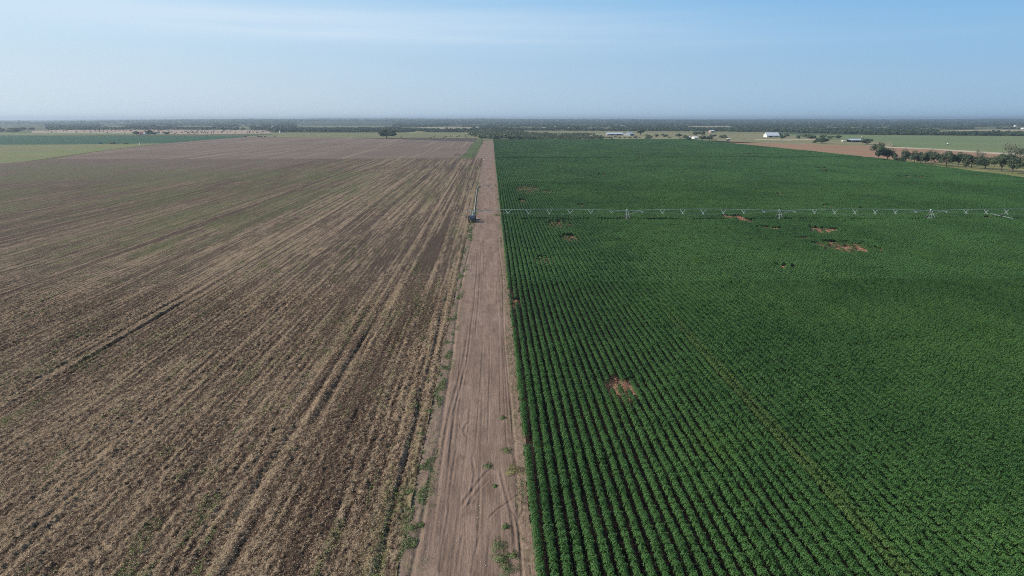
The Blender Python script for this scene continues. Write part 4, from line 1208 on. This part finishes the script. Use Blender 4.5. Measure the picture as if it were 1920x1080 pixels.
# white houses far off between the woods
for i, (px, py, w, lab) in enumerate(((483.5, 238.6, 2.6, 'tiny white house in the far woods above the right end of the pink field'), (511, 238.6, 3.2, 'white far house, left one of a close pair above the white tank'), (517.5, 238.7, 3.2, 'white far house, right one of a close pair above the white tank'),
        (894.5, 240.0, 2.4, 'tiny white house in dark trees right of the far tan field'), (909.5, 239.8, 3.4, 'white house in the trees above the end of the dirt road'), (1040, 239.8, 3, 'pale house in the woods right of the pale far field'),
        (1066.5, 240.8, 2.4, 'tiny pale house in the woods above the scrub belt'), (1165.5, 238.0, 2.6, 'small white house in the woods above the long metal shed'), (1917, 242.3, 2.6, 'tiny white house at the right edge above the tan far field'),
        (1903, 237.4, 1.8, 'white speck of a house on the wooded rise near the right edge'))):
    gable('far_house', px, py, w, 2.4, 10, .4, .2 * (i % 3), lab, M_whitewall, M_white, cat='house')
gable('far_shed', 1716, 245.6, 13, 1.9, 16, .35, 0, 'long pale roofed shed among the woods beyond the pale green field', M_whitewall, M_white, cat='shed')
# upright tanks
def tank(px, py, wpx, hpx, label, side=False):
    p = G(px, py); mm = mpp(p); r_ = wpx * mm / 2; h = hpx * mm
    r = empty('storage_tank', (p.x, p.y, -.1)); tag(r, label, 'tank')
    m = MB(); m.lathe((0, 0, 0), [(r_, 0), (r_, h * .82), (r_ * .5, h * .94), (r_ * .12, h)], 'Z', 18); m.build('body', M_white, r, False)
    m = MB(); m.tube([(-r_ - .1, 0, 0), (-r_ - .1, 0, h * .8), (-r_ * .4, 0, h * .95)], .08, 6); m.build('pipe', M_galvd, r)
    if side:
        m = MB(); m.box((-r_ * 2.0, 0, h * .58), (r_ * 2.2, .5, .35)); m.box((-r_ * 2.8, 0, h * .3), (.35, .35, h * .6)); m.build('conveyor', M_white, r)
tank(525, 249.8, 2.4, 4.6, 'bright white upright tank with side arm on the olive pasture at left', True)
tank(262.6, 271.9, 1.9, 3.6, 'slim white upright tank at the near corner of the dark green field')
# low farm machines: box body, wheels, drawbar
def trailer(name, px, py, wpx, hpx, rz, label, mat, cat='trailer'):
    p = G(px, py); mm = mpp(p); w = wpx * mm; h = hpx * mm
    r = empty(name, (p.x, p.y, -.02), rz); tag(r, label, cat)
    m = MB(); m.prism([(-w * .40, h * .35), (w * .42, h * .35), (w * .46, h), (-w * .46, h * .9)], -1.1, 1.1, 'Y'); m.build('body', mat, r)
    m = MB(); m.box((w * .0, 0, h * .28), (w * .9, .3, h * .1)); m.tube([(-w * .45, 0, h * .28), (-w * .62, 0, h * .2)], .08, 6); m.build('drawbar', M_galvd, r)
    for sx in (-.22, .22):
        for sy in (-1, 1):
            q = MB(); q.lathe((w * sx, sy * 1.15, h * .22), [(h * .14, -.14), (h * .22, -.1), (h * .22, .1), (h * .14, .14)], 'Y', 14); q.build('wheel', M_tyre, r)
trailer('farm_trailer', 188, 269.6, 7, 2.8, .1, 'pale grey farm trailer parked along the near edge of the dark green field', M_galv)
trailer('white_trailer', 261.6, 253.9, 3.4, 2.4, .3, 'white trailer parked in front of the reddish farmhouse', M_white)
trailer('white_trailer', 1777.5, 271, 2.6, 2.2, .2, 'white trailer standing alone in the pale green field at right', M_white)
trailer('white_trailer', 1617.5, 257.3, 5.5, 1.8, .1, 'whitish trailer far off in the pale green field above the open shed', M_cream)
# implement left standing in the tilled field
p = G(857.5, 292.0); r = empty('field_implement', (p.x, p.y, .03), .1); tag(r, 'rust coloured field implement standing alone in the tilled field left of the road', 'implement')
m = MB(); m.box((0, 0, .9), (6.4, .25, .25)); m.box((0, 1.3, .9), (6.4, .25, .25)); m.box((-2.2, .6, .92), (.2, 1.4, .2)); m.box((2.2, .6, .92), (.2, 1.4, .2)); m.box((0, -.9, .9), (.22, 2.0, .22))
m.tube([(-.7, 0, 1.0), (0, .2, 3.2)], .1, 6); m.tube([(.7, 0, 1.0), (0, .2, 3.2)], .1, 6); m.tube([(0, 1.3, 1.0), (0, .2, 3.2)], .1, 6); m.build('frame', M_rust, r)
for k in range(9):
    q = MB(); x0 = -3 + k * .75; q.tube([(x0, 1.3 * (k % 2), .9), (x0, 1.3 * (k % 2) + .35, .5), (x0, 1.3 * (k % 2) - .1, .02)], .05, 5); q.build('tine', M_rust, r)
for s in (-1, 1):
    q = MB(); q.lathe((s * 2.6, -.55, .45), [(.28, -.13), (.45, -.1), (.45, .1), (.28, .13)], 'X', 16); q.build('wheel', M_tyre, r)

# power poles far left
for i, (px, py, lab) in enumerate(((39, 246.2, 'leftmost tall steel power pole, behind a grey tree clump'), (154, 243.2, 'tall power pole rising from the near end of the left tree belt'), (242.5, 241.4, 'tall thin power pole in the woods above the farmhouse clump'), (312.5, 240.4, 'fourth power pole from the left, faint above the woods'), (369.5, 239.8, 'rightmost and faintest of the tall power poles'))):
    p = G(px, py); r = empty('power_pole', (p.x, p.y, -.1), .9); tag(r, lab, 'power pole', 'power poles in the far left')
    m = MB(); m.tube([(0, 0, -.5), (0, 0, 15), (0, 0, 30.5)], [.9, .7, .5], 8); m.build('pole', M_galvd, r)
    for z, w in ((28.5, 3.2), (25.5, 4.0), (22.5, 3.4)):
        q = MB(); q.tube([(-w, 0, z + .5), (0, 0, z), (w, 0, z + .5)], [.12, .2, .12], 6)
        for s in (-1, 1): q.tube([(s * w, 0, z + .5), (s * w, 0, z - .9)], .11, 6)
        q.build('crossarm', M_galvd, r)

# round bales in the pink field
bm_ = MB(); bm_.lathe((0, 0, 1.0), [(.85, -.8), (1.0, -.72), (1.0, .72), (.85, .8)], 'X', 14)
bale = bm_.build('hay_bale', plain('old_hay', (.13, .095, .06), .95, var=.25), None)
tag(bale, 'dark brown round hay bale lying on the pink harvested field', 'hay bale', 'round bales on the pink field')
first = True; cnt = 0
while cnt < 190:
    px = random.uniform(80, 508); py = random.uniform(244.6, 251.0)
    lo_ = np.interp(px, [60, 200, 330, 500], [245.4, 243.8, 243.8, 244.6]); hi_ = np.interp(px, [60, 200, 330, 380, 508], [248.6, 249.2, 251.0, 251.6, 250.0])
    if not lo_ < py < hi_ or random.random() > np.interp(px, [80, 200, 400, 508], [.25, .8, 1, .6]): continue
    o = bale if first else bale.copy()
    if not first: COL.objects.link(o)
    first = False; cnt += 1
    p = G(px, py); o.location = (p.x, p.y, -.06); o.rotation_euler = (0, 0, random.uniform(0, 3.1)); k = random.uniform(.85, 1.35); o.scale = (k, k, k)

# ------------------------------------------------------------------ the air
if HAZE_ON:
    m = MB(); m.box((0, 8000, 32.0), (36000, 22000, 70.0))
    hm = bpy.data.materials.new('haze_air'); hm.use_nodes = True
    ht = hm.node_tree; ht.nodes.clear()
    ou = ht.nodes.new('ShaderNodeOutputMaterial'); pv = ht.nodes.new('ShaderNodeVolumePrincipled')
    pv.inputs['Density'].default_value = HAZE_DENSITY
    pv.inputs['Color'].default_value = (*HAZE_COLOR, 1)
    pv.inputs['Anisotropy'].default_value = 0.4
    ht.links.new(pv.outputs[0], ou.inputs['Volume'])
    ho_ = m.build('haze', hm, None)
    tag(ho_, kind='stuff')
    hm.cycles.homogeneous_volume = True if hasattr(hm.cycles, 'homogeneous_volume') else None
